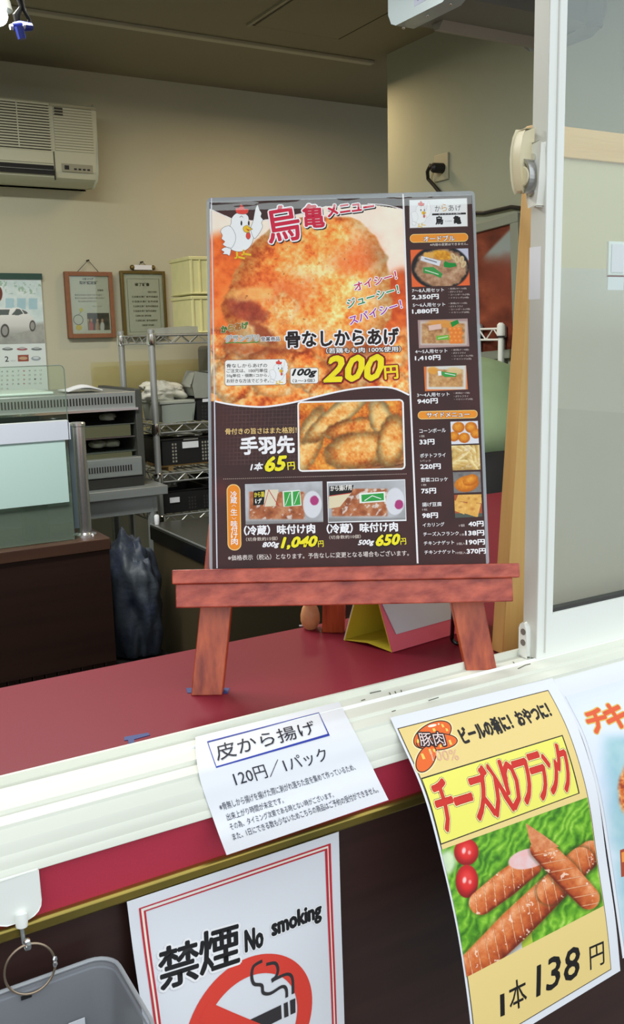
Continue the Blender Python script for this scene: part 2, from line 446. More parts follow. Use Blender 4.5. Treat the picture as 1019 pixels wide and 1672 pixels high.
# ---- painting helpers (numpy, photo-pixel coordinates, colours 0..255)
def _h(i, j, s):
    n = (i.astype(np.int64)*374761393+j.astype(np.int64)*668265263+s*1442695041) & 0x7fffffff
    n = ((n ^ (n >> 13))*1274126177) & 0x7fffffff
    return ((n ^ (n >> 16)) & 0xffff)/65535.0
def vn(x, y, s=0):
    i = np.floor(x); j = np.floor(y); f = x-i; g = y-j; f = f*f*(3-2*f); g = g*g*(3-2*g)
    return (_h(i, j, s)*(1-f)+_h(i+1, j, s)*f)*(1-g)+(_h(i, j+1, s)*(1-f)+_h(i+1, j+1, s)*f)*g
def fbm(x, y, sc, s=0, o=4):
    t = 0; a = .5; tot = 0
    for k in range(o): t = t+a*vn(x/sc*2**k+k*17.3, y/sc*2**k+k*9.1, s+k); tot += a; a *= .55
    return t/tot
def worley(x, y, sc, s=0):
    x = x/sc; y = y/sc; i = np.floor(x); j = np.floor(y); d = np.full(x.shape, 9.)
    d2 = np.full(x.shape, 9.)
    for a in (-1, 0, 1):
        for b in (-1, 0, 1):
            px = i+a+_h(i+a, j+b, s); py = j+b+_h(i+a, j+b, s+5); q = np.hypot(x-px, y-py)
            d2 = np.minimum(np.maximum(d, q), d2); d = np.minimum(d, q)
    return d, d2
def sst(a, b, x): t = np.clip((x-a)/(b-a), 0, 1); return t*t*(3-2*t)
def el(x, y, cx, cy, rx, ry, ang=0, soft=.1, rag=None):
    a = math.radians(ang); dx = x-cx; dy = y-cy
    u = (dx*math.cos(a)+dy*math.sin(a))/rx; v = (-dx*math.sin(a)+dy*math.cos(a))/ry; r = np.hypot(u, v)
    if rag is not None: r = r+rag
    return 1-sst(1-soft, 1+soft, r), u, v
def mixc(img, m, c):
    c = np.asarray(c, float)
    if c.ndim == 1: c = c[None, :]
    m = m[..., None]; return img*(1-m)+c*m
def lerp3(stops, t):
    """colour ramp"""
    t = np.clip(t, 0, 1); xs = [s[0] for s in stops]; return np.stack([np.interp(t, xs, [s[1][k] for s in stops]) for k in range(3)], -1)
CRUST = ((0, (120, 40, 15)), (.25, (190, 82, 32)), (.5, (232, 134, 62)), (.72, (246, 176, 104)), (1, (255, 224, 178)))
def crust(x, y, sc, s=0, bias=0.0, contrast=1.0):
    f = fbm(x, y, sc, s, 5); d, d2 = worley(x+6*f, y+6*f, sc*.42, s+3)
    t = .57+contrast*((f-.5)*1.15+(fbm(x, y, max(3.5, sc*.16), s+77, 3)-.5)*.75+(.45-d)*.10)+bias
    return lerp3(CRUST, t)
def inpoly(x, y, P):
    P = np.asarray(P, float); r = np.zeros(x.shape, bool); n = len(P)
    for i in range(n):
        x0, y0 = P[i]; x1, y1 = P[(i+1) % n]
        if y0 == y1: continue
        c = ((y0 > y) != (y1 > y)) & (x < (x1-x0)*(y-y0)/(y1-y0)+x0); r ^= c
    return r.astype(float)
def nuggets(img, x, y, pts, r, s=0, tint=(1, 1, 1)):
    for k, (cx, cy, *rr) in enumerate(pts):
        q = rr[0] if rr else r; asp = .78+.2*((k*37) % 10)/10
        rag = (fbm(x, y, q*.55, s+k, 4)-.5)*.9; m, u, v = el(x, y, cx, cy, q, q*asp, (k*53) % 180, .1, rag)
        sh = 1-.30*sst(.5, 1.1, np.hypot(u, v)+rag); lit = .12*np.clip(-(u+v)*.7, -1, 1)
        c = crust(x, y, q*.9, s+k*3, .05)*(sh+lit)[..., None]*np.asarray(tint); img = mixc(img, m, c)
    return img
# ================================================================== THE SETTING
def struct(mb, name, m, parent=None, **k):
    o = mb.build(name, m, parent, **k)
    if parent is None: o['kind'] = 'structure'
    return o
FL = -ZC; CEIL = 1.0
struct(MB().box(-1.6, .70, FL-.05, 3.4, 3.75, FL), 'floor', M['lino'])
struct(MB().box(-1.6, .66, CEIL, 3.4, 3.75, CEIL+.05), 'ceiling', M['ceiling'])
struct(MB().box(-1.6, 3.63, FL, 3.4, 3.75, CEIL), 'wall_back', M['wall'])
struct(MB().box(-1.7, .70, FL, -1.6, 3.75, CEIL), 'wall_left', M['wall'])
struct(MB().box(2.08, .70, FL, 2.2, 2.965, CEIL), 'wall_right', M['wall_olive'])
struct(MB().box(3.3, 2.965, FL, 3.4, 3.75, CEIL), 'wall_alcove', M['wall'])
# ceiling track running along the shop and the hatch in front of it
struct(MB().box(-1.6, 3.045, CEIL-.012, 2.08, 3.075, CEIL), 'trim_1', mat('track_grey', (176, 172, 150), .5), bevel=.003)
hm = mat('hatch_gap', (46, 42, 34), .9)
h = thing('ceiling_hatch', (1.66, 2.66, CEIL), 'square access hatch with dark edge gap in the ceiling', 'hatch')
b = MB()
for x0, y0, x1, y1 in ((1.49, 2.885, 1.83, 2.891), (1.49, 2.40, 1.496, 2.891), (1.824, 2.40, 1.83, 2.891), (1.49, 2.40, 1.83, 2.406)): b.box(x0, y0, CEIL-.0015, x1, y1, CEIL-.0002)
b.build('edge_gap', hm, h)
MB().box(1.502, 2.412, CEIL-.006, 1.818, 2.879, CEIL-.0005).build('hatch_panel', M['ceiling'], h, bevel=.002)
MB().box(1.478, 2.40, CEIL-.007, 1.488, 2.893, CEIL-.0005).build('frame_strip', mat('track_grey2', (150, 145, 122), .6), h)

# ---- front wall: dark panelling under the counter, red strip, brass trim, header over the window
XL, XR = -1.6, 3.4
struct(MB().box(XL, .6855, FL, XR, .72, -.446), 'wall_front', M['dark_panel'])
struct(MB().box(XL, .6795, -.4385, XR, .72, -.3968), 'trim_2', M['red_strip'])
struct(MB().box(XL, .6735, -.4475, XR, .70, -.4365), 'trim_3', M['gold'], bevel=.0025)
struct(MB().box(XL, .66, .78, XR, .80, CEIL+.8), 'wall_header', mat('facade', (206, 208, 204), .7))
struct(MB().box(-1.8, .66, FL, XL, .80, CEIL+.8), 'wall_front_side', mat('facade', (206, 208, 204), .7))
# outside: pavement and the far side of the street
struct(MB().box(-12, -14, FL-.14, 14, .66, FL-.10), 'ground', mat('asphalt', (120, 120, 118), .9, noise=(20, .3, (108, 108, 108))))

# ---- window 1: aluminium sliding window
win = thing('window_1', (.3, .70, -.36), kind='structure')
prof = [(.7555, -.350), (.7525, -.350), (.7515, -.3570), (.7075, -.3568), (.7065, -.3600), (.6985, -.3606), (.6920, -.3616), (.6913, -.3644),
        (.6825, -.3713), (.6815, -.3735), (.6800, -.3800), (.6792, -.3810), (.6775, -.3848), (.6770, -.3895), (.6757, -.3911), (.6745, -.3955), (.6765, -.3970), (.72, -.3970), (.7555, -.40)]
def clear_of_sill(P, gap=.0012):
    """lift a point of a sheet off the sill profile, along the line of sight"""
    P = np.array(P, float)
    for _ in range(60):
        y, z = P[1], P[2]; q = prof[:16]
        if y < q[15][0]-gap: return P
        zs = np.interp(-y, [-a for a, b in q], [b for a, b in q])
        if z > zs+gap: return P
        P = P*.998
    return P
MB().prism(prof, lambda a, b, t: (t, a, b), XL, 1.9).build('sill_track', [M['frame_dirty']], win, smooth=25)
MB().prism([(.7275, -.3570), (.7305, -.3545), (.7325, -.3570)], lambda a, b, t: (t, a, b), XL, 1.9).build('sliding_rail', M['white_frame'], win)
grime = mat('grime', (96, 92, 80), .8)
for n_, pts_ in enumerate((((682, 1109), (700, 1104), (720, 1100)), ((604, 1132), (622, 1128)), ((636, 1131), (640, 1139)), ((645, 1129), (648, 1136)), ((655, 1127), (657, 1134)), ((590, 1144), (596, 1142)), ((640, 1162), (646, 1160)), ((512, 1152), (518, 1147), (524, 1146)), ((700, 1144), (716, 1139)), ((846, 1092), (858, 1086), (866, 1084)), ((838, 1081), (842, 1086)))):
    P_ = [onz(a, b_, -.3566) for a, b_ in pts_]
    MB().tube([p+np.array([0, 0, .0001]) for p in P_], .0005, 5).build('scuff_mark', grime, win)
SX = .706; SY0, SY1 = .7285, .7505
b = MB()
b.box(SX, SY0, -.3555, .7285, SY1, .78)                      # left stile
b.box(.7285, SY0, -.3555, 1.62, SY1, -.3075)                 # bottom rail
b.box(1.62, SY0, -.3555, 1.645, SY1, .78)
b.mi = 1
b.box(SX-.0004, SY0+.0012, -.3553, SX+.001, SY1-.0004, .779)
sash = b.build('sash_frame', [M['white_frame'], M['frame_shade']], win, smooth=25)
MB().box(.7165, SY0-.0012, -.350, .7180, SY0+.0005, .779).build('groove_line', M['frame_shade'], sash)
MB().box(.7287, .7365, -.3070, 1.62, .7405, .78).build('glass_pane', M['glass'], win)
MB().box(.7285, .7340, -.3075, 1.62, .7440, -.3035).build('gasket', M['gasket'], win)
# crescent lock on the side of the stile
def onS(px, py): p = onx(px, py, SX); return p[1], p[2]
zt, zb = onS(876, 236)[1], onS(876, 338)[1]
poly = [(.7310, zt), (.7480, zt), (.7500, zt-.012), (.7500, (zt+zb)/2), (.7492, zb+.018), (.7455, zb), (.7330, zb), (.7305, zb+.02), (.7300, (zt+zb)/2)]
lock = MB().prism(poly, lambda a, b, t: (t, a, b), SX-.008, SX).build('crescent_lock', mat('lock_white', (226, 226, 214), .4), win, bevel=.0015)
zc = (zt+zb)/2-.002
def lever_fn(a, b, t): return (a, t, b)
MB().prism([(SX-.0185, zt+.0130), (SX-.006, zt+.014), (SX-.010, zt-.046), (SX-.019, zt-.0470), (SX-.0215, zt-.0425), (SX-.0238, zt-.0340), (SX-.0250, zt-.0240), (SX-.0254, zt-.0140), (SX-.0246, zt-.0040), (SX-.0222, zt+.0060)], lever_fn, .7420, .7540).build('lever', M['cream'], lock, bevel=.0015)
MB().tube([(SX-.020, .744, zc), (SX-.004, .744, zc)], .010, 24).build('hub', M['cream'], lock, bevel=.001)
arc = [(SX-.013, .744+.0145*math.sin(math.radians(a))*-.75, zc+.0175*math.cos(math.radians(a))) for a in range(-20, 165, 12)]
b = MB()
for i in range(len(arc)-1):
    p, q = np.array(arc[i]), np.array(arc[i+1]); k = np.array([.006, 0, 0]); c0 = np.array([SX-.013, .744, zc]); ip = c0+(p-c0)*.80; iq = c0+(q-c0)*.80
    b.hexa([ip-k, p-k, p+k*.6, ip+k*.6, iq-k, q-k, q+k*.6, iq+k*.6])
b.build('metal_crescent', mat('brushed', (176, 176, 172), .3, metal=.9), lock)
for z in (zt-.014, zb+.013):
    sc = MB().tube([(SX-.0095, .7405, z), (SX-.0078, .7405, z)], .0042, 16).build('screw', M['chrome'], lock)
# bumper at the foot of the stile
y0, z1 = .7440, onS(867, 1018)[1]; z0 = -.3555
bp = MB().prism([(y0-.0055, z0), (y0+.006, z0), (y0+.006, z1-.006), (y0+.0045, z1-.002), (y0+.001, z1), (y0-.003, z1-.002), (y0-.0055, z1-.006)], lambda a, b, t: (t, a, b), SX-.006, SX).build('bumper', M['white_frame'], win, bevel=.0012)
for z in (z1-.010, z1-.0225): MB().tube([(SX-.0066, y0, z), (SX-.0055, y0, z)], .0037, 16).build('hole', mat('hole_grey', (120, 112, 104), .6), bp)
# instruction sticker on the stile
ya, za = onS(865.5, 404.5); yb, zb_ = onS(884.5, 488)
sh_st = Sheet(lambda u, v: np.stack([np.full(np.shape(u), SX-.0006), ya-u, za-v], -1), ya-.7375 if False else (onS(866,430)[0]-onS(884.5,430)[0]), za-zb_)
stk = MB().box(SX-.0006, ya-sh_st.w, za-sh_st.h, SX, ya, za).build('sticker', M['paper'], win)
ps = Print(sh_st)
W_, H_ = sh_st.w, sh_st.h
R_ = lambda x0, y0, x1, y1: [(W_*x0, H_*y0), (W_*x1, H_*y0), (W_*x1, H_*y1), (W_*x0, H_*y1)]
ps.poly_uv(R_(0, 0, 1, 1), (70, 62, 66), 1)
ps.poly_uv(R_(.05, .012, .95, .215), (74, 134, 186), 2); ps.poly_uv(R_(.05, .23, .95, .985), (196, 172, 168), 2)
def uvtext(pr, t, u0, v, u1, h, col, layer=3, bold=0):
    k = want(t, bold); pr.items.append(('T', k, np.array([u0, v]), np.array([u1, v]), h, s2l(col), layer, [], 0, None))
uvtext(ps, 'お願い', W_*.2, H_*.15, W_*.8, H_*.08, (24, 40, 70), 3, .02)
uvtext(ps, '●鍵の掛け方', W_*.15, H_*.275, W_*.85, H_*.025, (70, 50, 50))
uvtext(ps, '確実にかけてください', W_*.1, H_*.31, W_*.9, H_*.022, (110, 80, 80))
for k in range(5): uvtext(ps, 'クレセントをお確かめ', W_*.1, H_*(.77+k*.045), W_*.9, H_*.024, (120, 92, 90))
ps.stroke_uv([(W_*(.45+.28*math.cos(a)), H_*(.52+.1*math.sin(a))) for a in np.linspace(0, 2*PI, 20)], .0006, (120, 96, 96), 3)
ps.poly_uv(R_(.62, .42, .70, .56), (60, 44, 46), 4)

# ================================================================== COUNTER
CT = -.378
b = MB(); b.box(-1.58, .7565, CT-.028, 2.08, 1.041, CT)
b.box(.95, 1.041, CT-.028, 2.08, 1.70, CT)
ctr = b.build('service_counter', M['red_top'], None, bevel=.002)
tag(ctr, 'dark red laminate service counter top behind the window sill', 'counter')
cb = MB(); cb.box(-1.58, .722, FL, 2.08, 1.00, CT-.028); cb.box(1.0, 1.0, FL, 2.08, 1.66, CT-.028)
tag(cb.build('counter_base', M['dark_panel']), 'dark cabinet base carrying the red counter top', 'cabinet')
def tape(pts, label):
    P = [onz(x, y, CT) for x, y in pts]
    b = MB(); b.prism([(p[0], p[1]) for p in P], lambda a, c, t: (a, c, t), CT+.0001, CT+.0006)
    tag(b.build('blue_tape', M['tape_blue']), label, 'tape', 'blue tape marks on the counter')
tape([(304, 1124), (375, 1124), (372, 1133), (306, 1132)], 'strip of blue tape under the left foot of the easel')
tape([(203, 1204), (242, 1197), (245, 1201), (219, 1208), (220, 1213), (210, 1215), (209, 1209), (203, 1210)], 'bent scrap of blue tape left of the white price sheet')

# ================================================================== MENU AND EASEL
P0 = np.array([.458, 1.010, .160]); U = np.array([.8560, -.5165, 0]); U /= np.linalg.norm(U)
t_ = math.radians(16.5); V = np.array([U[1]*math.sin(t_), -U[0]*math.sin(t_), -math.cos(t_)]); N = np.cross(U, V)
if N[1] < 0: N = -N
def onm(px, py, c=0):
    v = ray(px, py); p = v*(((P0+N*c)@N)/(v@N)); d = p-P0; return d@U, d@V
menu = thing('menu_poster', P0+U*.15+V*.426, 'laminated brown menu poster of fried chicken with prices, propped on the wooden easel', 'menu')
# the film is slightly wavy along its upper edge
def warp(u, v):
    return .0035*np.exp(-((v-.012)/.010)**2)*(.6+.4*np.sin(u*60))+.0012*np.sin(u*22+1)*np.exp(-v/.06)
def menu_fn(u, v):
    u = np.asarray(u, float); v = np.asarray(v, float)
    c = np.where(v < .02, (.02-v)**2*6, 0)*1.0
    return P0+U*u[..., None]+V*v[..., None]+N*c[..., None]
MW, MH = .303, .4235
menu_sh = Sheet(menu_fn, MW, MH)
b = MB(); rr = rrect(0, 0, MW, MH, .005)
b.prism(rr, lambda a, c, t: tuple(menu_fn(a, c)+N*t), .0002, .0012)
lam = b.build('laminate_sheet', glass_mat('laminate', (214, 218, 222), .08, 1.0, ((200, 204, 208), .45)), menu)
# easel
ez = thing('wooden_easel', (.55, .9, CT), 'small reddish-brown wooden easel holding the menu poster', 'easel')
a0 = onm(281, 933, -.018)[0]; a1 = onm(848, 917, -.018)[0]; b0 = (onm(281, 933, -.018)[1]+onm(848, 917, -.018)[1])/2
b1 = (onm(281, 957, -.018)[1]+onm(844, 940, -.018)[1])/2
c0 = onm(287, 998, -.013)[0]; c1 = onm(838, 977, -.013)[0]; b2 = (onm(287, 998, -.013)[1]+onm(838, 977, -.013)[1])/2
MB().fbox(P0, U, V, N, a0, b0, -.019, a1, b1, .0).build('ledge_lip', M['easel_x'], ez, bevel=.0012)
MB().fbox(P0, U, V, N, c0, b1-.0005, -.014, c1, b2, .012).build('ledge_rail', M['easel_x'], ez, bevel=.0012)
def leg_pts(tl, tr, bl, br, top_b, c_front, c_back):
    """leg following its two edges, from b=top_b down to the counter"""
    def line(p, q):
        A = np.array(onm(*p, c_front)); B = np.array(onm(*q, c_front)); k = (B[0]-A[0])/(B[1]-A[1]); return lambda bb: A[0]+k*(bb-A[1])
    L = line(tl, bl); R = line(tr, br)
    def foot(fn, c):
        bb = ((P0+N*c)[2]-CT)/-V[2]; return fn(bb), bb
    pts = []
    for c in (c_front, c_back):
        for fn in (L, R):
            a, bb = foot(fn, c); pts.append((a, bb, c))
    lo = [pts[0], pts[1], pts[3], pts[2]]
    up = [(L(top_b), top_b, c_front), (R(top_b), top_b, c_front), (R(top_b), top_b, c_back), (L(top_b), top_b, c_back)]
    return [P0+U*a+V*bb+N*c for a, bb, c in lo+up]
MB().hexa(leg_pts((326, 998), (377, 998), (312, 1133), (363, 1133), .06, .0125, .028)).build('leg', M['easel_z'], ez, bevel=.001)
MB().hexa(leg_pts((737, 985), (790, 983), (757, 1075), (805, 1060), .06, .0125, .028)).build('leg', M['easel_z'], ez, bevel=.001)
MB().fbox(P0, U, V, N, .11, .035, .0125, .20, .075, .029).build('top_block', M['easel_x'], ez, bevel=.001)
MB().fbox(P0, U, V, N, .05, .24, .0285, .25, .262, .040).build('cross_bar', M['easel_x'], ez, bevel=.001)
rl = onz(524, 1033, CT); rr_ = onz(563, 1034, CT); mid = (rl+rr_)/2; w_ = unit(rr_-rl)*.0145; top = P0+U*.155+V*.07+N*.031
dp = np.array([w_[1], -w_[0], 0])*-.9; dp = dp if dp[1] > 0 else -dp
MB().hexa([mid-w_, mid+w_, mid+w_+dp, mid-w_+dp, top-w_, top+w_, top+w_+dp*.8, top-w_+dp*.8]).build('rear_leg', M['easel_z'], ez, bevel=.001)

# ================================================================== THINGS ON THE COUNTER
# folded card: yellow inside, pink outside, grey sheet on its face
def G(px, py, z=CT): return onz(px, py, z)
A = G(640, 1066); Bq = G(562, 1046); dr = unit(G(790, 1022)-A); L_ = .17
crest_h = .115; mid_ = (A+Bq)/2
tent = thing('folded_card', mid_, 'folded tent card, yellow inside and pink outside, under the easel ledge', 'card')
up = np.array([0, 0, crest_h]); th = .0012
def slab(p, q, r, s, n):  # quad with thickness along n
    n = np.asarray(n)*th; return MB().hexa([p, q, q+n, p+n, s, r, r+n, s+n])
cr0 = mid_+up+dr*0.0; nf = unit(np.cross(dr, cr0-A)); nf = nf if nf[1] < 0 else -nf
z3 = np.array([0, 0, .0006])
yel = mat('card_yellow', (206, 188, 52), .6); pink = mat('card_pink', (214, 92, 112), .6)
A = A+z3; Bq = Bq+z3
slab(A, A+dr*L_, cr0+dr*L_, cr0, nf).build('front_face', pink, tent)
slab(A-nf*.0001, A+dr*L_-nf*.0001, cr0+dr*L_-nf*.0001, cr0-nf*.0001, -nf).build('front_lining', yel, tent)
nb = unit(np.cross(cr0-Bq, dr)); nb = nb if nb[1] > 0 else -nb
slab(Bq, Bq+dr*L_, cr0+dr*L_, cr0, nb).build('rear_face', mat('card_white', (206, 196, 206), .6), tent)
slab(Bq-nb*.0001, Bq+dr*L_-nb*.0001, cr0+dr*L_-nb*.0001, cr0-nb*.0001, -nb).build('rear_lining', yel, tent)
mm = (A+Bq)/2+np.array([0, 0, .004])
b = MB(); b.hexa([A, A+dr*L_, mm+dr*L_, mm, A+z3*2, A+dr*L_+z3*2, mm+dr*L_+z3*2, mm+z3*2]); b.hexa([mm, mm+dr*L_, Bq+dr*L_, Bq, mm+z3*2, mm+dr*L_+z3*2, Bq+dr*L_+z3*2, Bq+z3*2])
b.build('base_fold', yel, tent)
q0 = A+(cr0-A)*.165+dr*.012+nf*.0016; upv = (cr0-A)
slab(q0, q0+dr*.145, q0+dr*.145+upv*.80, q0-dr*.022+upv*.80, nf).build('grey_sheet', mat('sheet_grey', (188, 188, 196), .5), tent)
# wooden ball ornament behind the easel foot
c = G(507, 1026); ball = MB(); ball.lathe(c, [(.0005, .001), (.007, .0), (.0108, .0045), (.0128, .011), (.0128, .019), (.0106, .028), (.0075, .033), (.0108, .038), (.0125, .046), (.010, .055), (.0005, .060)], 28)
tag(ball.build('wooden_figure', mat('peach_wood', (222, 160, 110), .45, noise=(120, .3, (206, 140, 92)))), 'small peach-coloured wooden ornament beside the rear foot of the easel', 'ornament')
c = G(492, 1023); tag(MB().tube([c+np.array([-.003, 0, .0015]), c+np.array([.006, -.004, .0015])], .0012, 8).build('white_pin', M['paper']), 'tiny white pin lying left of the wooden ornament', 'pin')
# black loop of strap hanging behind the right leg of the easel
sc_ = onz(748, 1052, CT+.001); su = unit(np.cross(ray(748, 1000), [0, 0, 1])); b = MB(); pts = []
for k in range(13):
    a = PI+PI*k/12; pts.append(sc_+su*.0075*math.cos(a)+np.array([0, 0, .0085+.0075*math.sin(a)]))
hk = onm(745, 965, .0145); hp = P0+U*hk[0]+V*hk[1]+N*.0145
pts = [hp-su*.002]+pts+[hp+su*.002]
b.tube(pts, .0026, 8); strap = b.build('black_strap', M['blackgloss'])
tag(strap, 'black strap loop hanging beside the right leg of the easel', 'strap')

# ---- framed board leaning inside the window
bd = thing('leaning_board', (1.05, .84, CT), 'beige board in a beech frame leaning inside the window pane', 'board')
yt, zt_ = .790, .2215; yb_, zb2 = .806, CT+.001; hb = math.hypot(yb_-yt, zt_-zb2)
BO = np.array([.752, yt, zt_]); BU = np.array([1., 0, 0]); BV = np.array([-.044, (yb_-yt)/hb, (zb2-zt_)/hb]); BV = unit(BV); BN = np.cross(BU, BV); BN = BN if BN[1] > 0 else -BN
bw = .62
MB().fbox(BO, BU, BV, BN, 0, 0, 0, .032, hb, .020).build('frame_stile', M['beech'], bd, bevel=.001)
MB().fbox(BO, BU, BV, BN, bw-.032, 0, 0, bw, hb, .020).build('frame_stile', M['beech'], bd, bevel=.001)
MB().fbox(BO, BU, BV, BN, .032, 0, 0, bw-.032, .032, .020).build('frame_rail', M['beech_x'], bd, bevel=.001)
MB().fbox(BO, BU, BV, BN, .032, hb-.032, 0, bw-.032, hb, .020).build('frame_rail', M['beech_x'], bd, bevel=.001)
MB().fbox(BO, BU, BV, BN, .032, .032, .004, bw-.032, hb-.032, .010).build('beige_panel', mat('beige_panel', (206, 196, 160), .7), bd)
MB().fbox(BO, BU, BV, BN, .034, .150, .0015, bw-.034, hb-.034, .0039).build('grey_reflection', mat('grey_reflection', (204, 198, 184), .7, noise=(5, .3, (196, 191, 178))), bd)  # added sheet, its greyer tone imitates a reflection in the pane
# card pocket stuck on the inside of the pane
p = ony(991, 394, .7440); q = ony(1017, 450, .7440); q2 = ony(1016, 474, .7440)
cp = thing('card_pocket', (p[0], .744, q2[2]), 'white plastic card pocket with red line stuck inside the pane', 'card holder')
z_a, z_b, z_c = p[2], q[2], q2[2]; x_a, x_b = p[0], q[0]
MB().box(x_a, .7407, z_b, x_b, .7440, z_a).build('pocket', mat('pocket_white', (232, 236, 234), .35), cp, bevel=.0006)
MB().box(x_a+.004, .7396, z_b+.003, x_b-.004, .7406, z_a-.003).build('clear_front', M['paper'], cp)
MB().box(x_a, .7405, z_b-.0016, x_b-.002, .7425, z_b-.0004).build('red_line', mat('maroon', (120, 30, 50), .5), cp)
MB().box(x_a, .7407, z_c, x_b-.002, .7420, z_b-.0018).build('white_tag', M['paper'], cp)
# ================================================================== PRINT ON THE MENU
PM = print_mat('ink_gloss', .3, .2, 0); PS = print_mat('ink_matt', .55, .35)
Z1 = (330, 300, 2.911); Z2 = (330, 620, 2.754); Z3 = (650, 300, 5.222); Z4 = (650, 600, 4.917)
BR = np.array([66., 40, 38])
def menu_paint(x, y):
    img = np.tile(BR, (len(x), 1))+(fbm(x, y, 60, 9)-.5)[:, None]*np.array([26, 8, 6])
    # faint grid behind the wing prices
    g = ((np.mod(x+.03*y, 6.2) < 1.2) | (np.mod(y+.03*x, 6.2) < 1.2)) & (x < 500) & (y > 662) & (y < 760)
    img = mixc(img, g*.22*sst(340, 400, x), (150, 120, 110))
    red = sst(.5, 1, 1-np.hypot((x-360)/60, (y-800)/60)); img = mixc(img, red*.4, (130, 48, 44))
    # main photograph of fried chicken
    top = 355-10*np.sin((x-345)/(655-345)*PI*1.0)*0
    top = np.interp(x, [340, 377, 420, 488, 533, 600, 660], [340, 356, 361, 350, 337, 334, 342])
    bot = np.interp(x, [350, 380, 420, 445, 480, 520, 560, 600, 640, 670], [655, 661, 664, 663, 657, 647, 638, 633, 634, 645])
    ml = x < 657.5+(y-318)*.04
    area_ = ml & (y > top) & (y < bot)
    pink = lerp3(((0, (252, 240, 236)), (1, (238, 214, 210))), fbm(x, y, 40, 3))
    ph = pink.copy()
    # back-left blurred piece
    m, u, v = el(x, y, 352, 470, 66, 92, 20, .14); ph = mixc(ph, m, crust(x, y, 60, 5, -.02, .4)*np.array([1., .86, .78]))
    m, u, v = el(x, y, 660, 520, 50, 80, 0, .14); ph = mixc(ph, m*(y > 430), crust(x, y, 60, 6, -.12, .4)*np.array([.95, .78, .72]))
    # bottom bed of pieces
    m = sst(520, 560, y+18*(fbm(x, y, 40, 8)-.5)); ph = mixc(ph, m, crust(x, y, 42, 11, .02))
    ph = nuggets(ph, x, y, [(362, 562, 30), (405, 560, 38), (380, 618, 40), (446, 608, 46), (508, 612, 40), (572, 600, 48), (630, 585, 44), (645, 640, 30), (535, 652, 30)], 36, 21)
    # the big piece
    dk = np.exp(-((y-565-8*np.sin(x/30))/13)**2)*sst(345, 375, x)*(1-sst(600, 640, x)); ph = mixc(ph, dk*.55, (140, 56, 30))
    rag = (fbm(x, y, 30, 2, 4)-.5)*.14
    bx = np.interp(y, [350, 362, 380, 400, 430, 470, 500, 520, 545, 570], [525, 455, 430, 412, 392, 372, 362, 366, 384, 440])+14*(fbm(x, y, 18, 31)-.5)
    rx = np.interp(y, [350, 360, 385, 420, 450, 490, 520, 545, 570], [560, 588, 612, 632, 636, 640, 638, 620, 590])+10*(fbm(x, y, 18, 32)-.5)
    inside = sst(-3, 3, x-bx)*sst(-3, 3, rx-x)*sst(352, 357, y)*(1-sst(556, 572, y))
    ed = np.minimum(x-bx, rx-x)
    big = crust(x, y, 34, 40, .10, .85)
    f2 = fbm(x, y, 70, 44); shade = .80+.24*sst(0, 60, ed)-.12*sst(520, 560, y)+(f2-.5)*.3
    warm = np.clip(shade, .55, 1.12)[:, None]*np.array([1.0, .97, .93])
    ph = mixc(ph, inside, big*warm)
    for cx, cy, r, s in ((575, 415, 26, 3), (480, 480, 22, 4), (585, 430, 18, 5), (430, 470, 26, 6)):   # redder patches
        m, u, v = el(x, y, cx, cy, r*1.6, r, -20, .7, (fbm(x, y, 12, s)-.5)*.8); ph = mixc(ph, m*.38, (214, 84, 40))
    # dark hollow under the flap and pale crumb
    m, u, v = el(x, y, 405, 508, 34, 17, 22, .35, (fbm(x, y, 10, 61)-.5)*.6); ph = mixc(ph, m*.85, lerp3(((0, (110, 36, 28)), (1, (196, 96, 70))), fbm(x, y, 9, 62)))
    m, u, v = el(x, y, 432, 545, 26, 9, 40, .4, (fbm(x, y, 8, 64)-.5)*.6); ph = mixc(ph, m*.7, (128, 46, 26))
    m, u, v = el(x, y, 466, 505, 20, 26, 10, .25, (fbm(x, y, 9, 65, 4)-.5)*1.0); ph = mixc(ph, m*.85, crust(x, y, 14, 66, .24)*(1-.12*sst(.5, 1, np.hypot(u, v)))[:, None])
    m, u, v = el(x, y, 410, 480, 40, 12, -5, .4, (fbm(x, y, 10, 67)-.5)*.6); ph = mixc(ph, m*.5, (255, 214, 140))
    sp = sst(.80, .9, fbm(x, y, 3.2, 70, 2)); ph = mixc(ph, sp*inside*.55, (120, 70, 30))
    img = mixc(img, area_.astype(float), np.clip((ph-140)*1.12+148, 0, 255)*np.array([1.0, .97, .90]))
    return img/255
pr = Print(menu_sh)
q = [(.0035, .006), (MW-.0035, .006), (MW-.0035, MH-.001), (.0035, MH-.001)]
pr.picture(q, 470, 640, menu_paint, 1)
# white lines
pr.Z = (0, 0, 1.0)
pr.stroke([(658, 317), (669, 620), (682, 920)], 1.9, (244, 240, 240), 2)
pr.stroke([(350, 655), (380, 661), (420, 664.5), (445, 663), (480, 657), (520, 647), (560, 638), (600, 632.5), (640, 633.5), (668, 645)], 1.9, (252, 250, 250), 2, smooth=True)
pr.stroke([(347, 343), (377, 357), (400, 361), (430, 360), (488, 350), (533, 337)], .8, (250, 240, 240), 2, smooth=True)
pr.stroke([(600, 333), (630, 335), (657, 342)], .8, (250, 240, 240), 2, smooth=True)
pr.stroke([(345.5, 324), (354.5, 928)], 1.3, (214, 216, 224), 2)
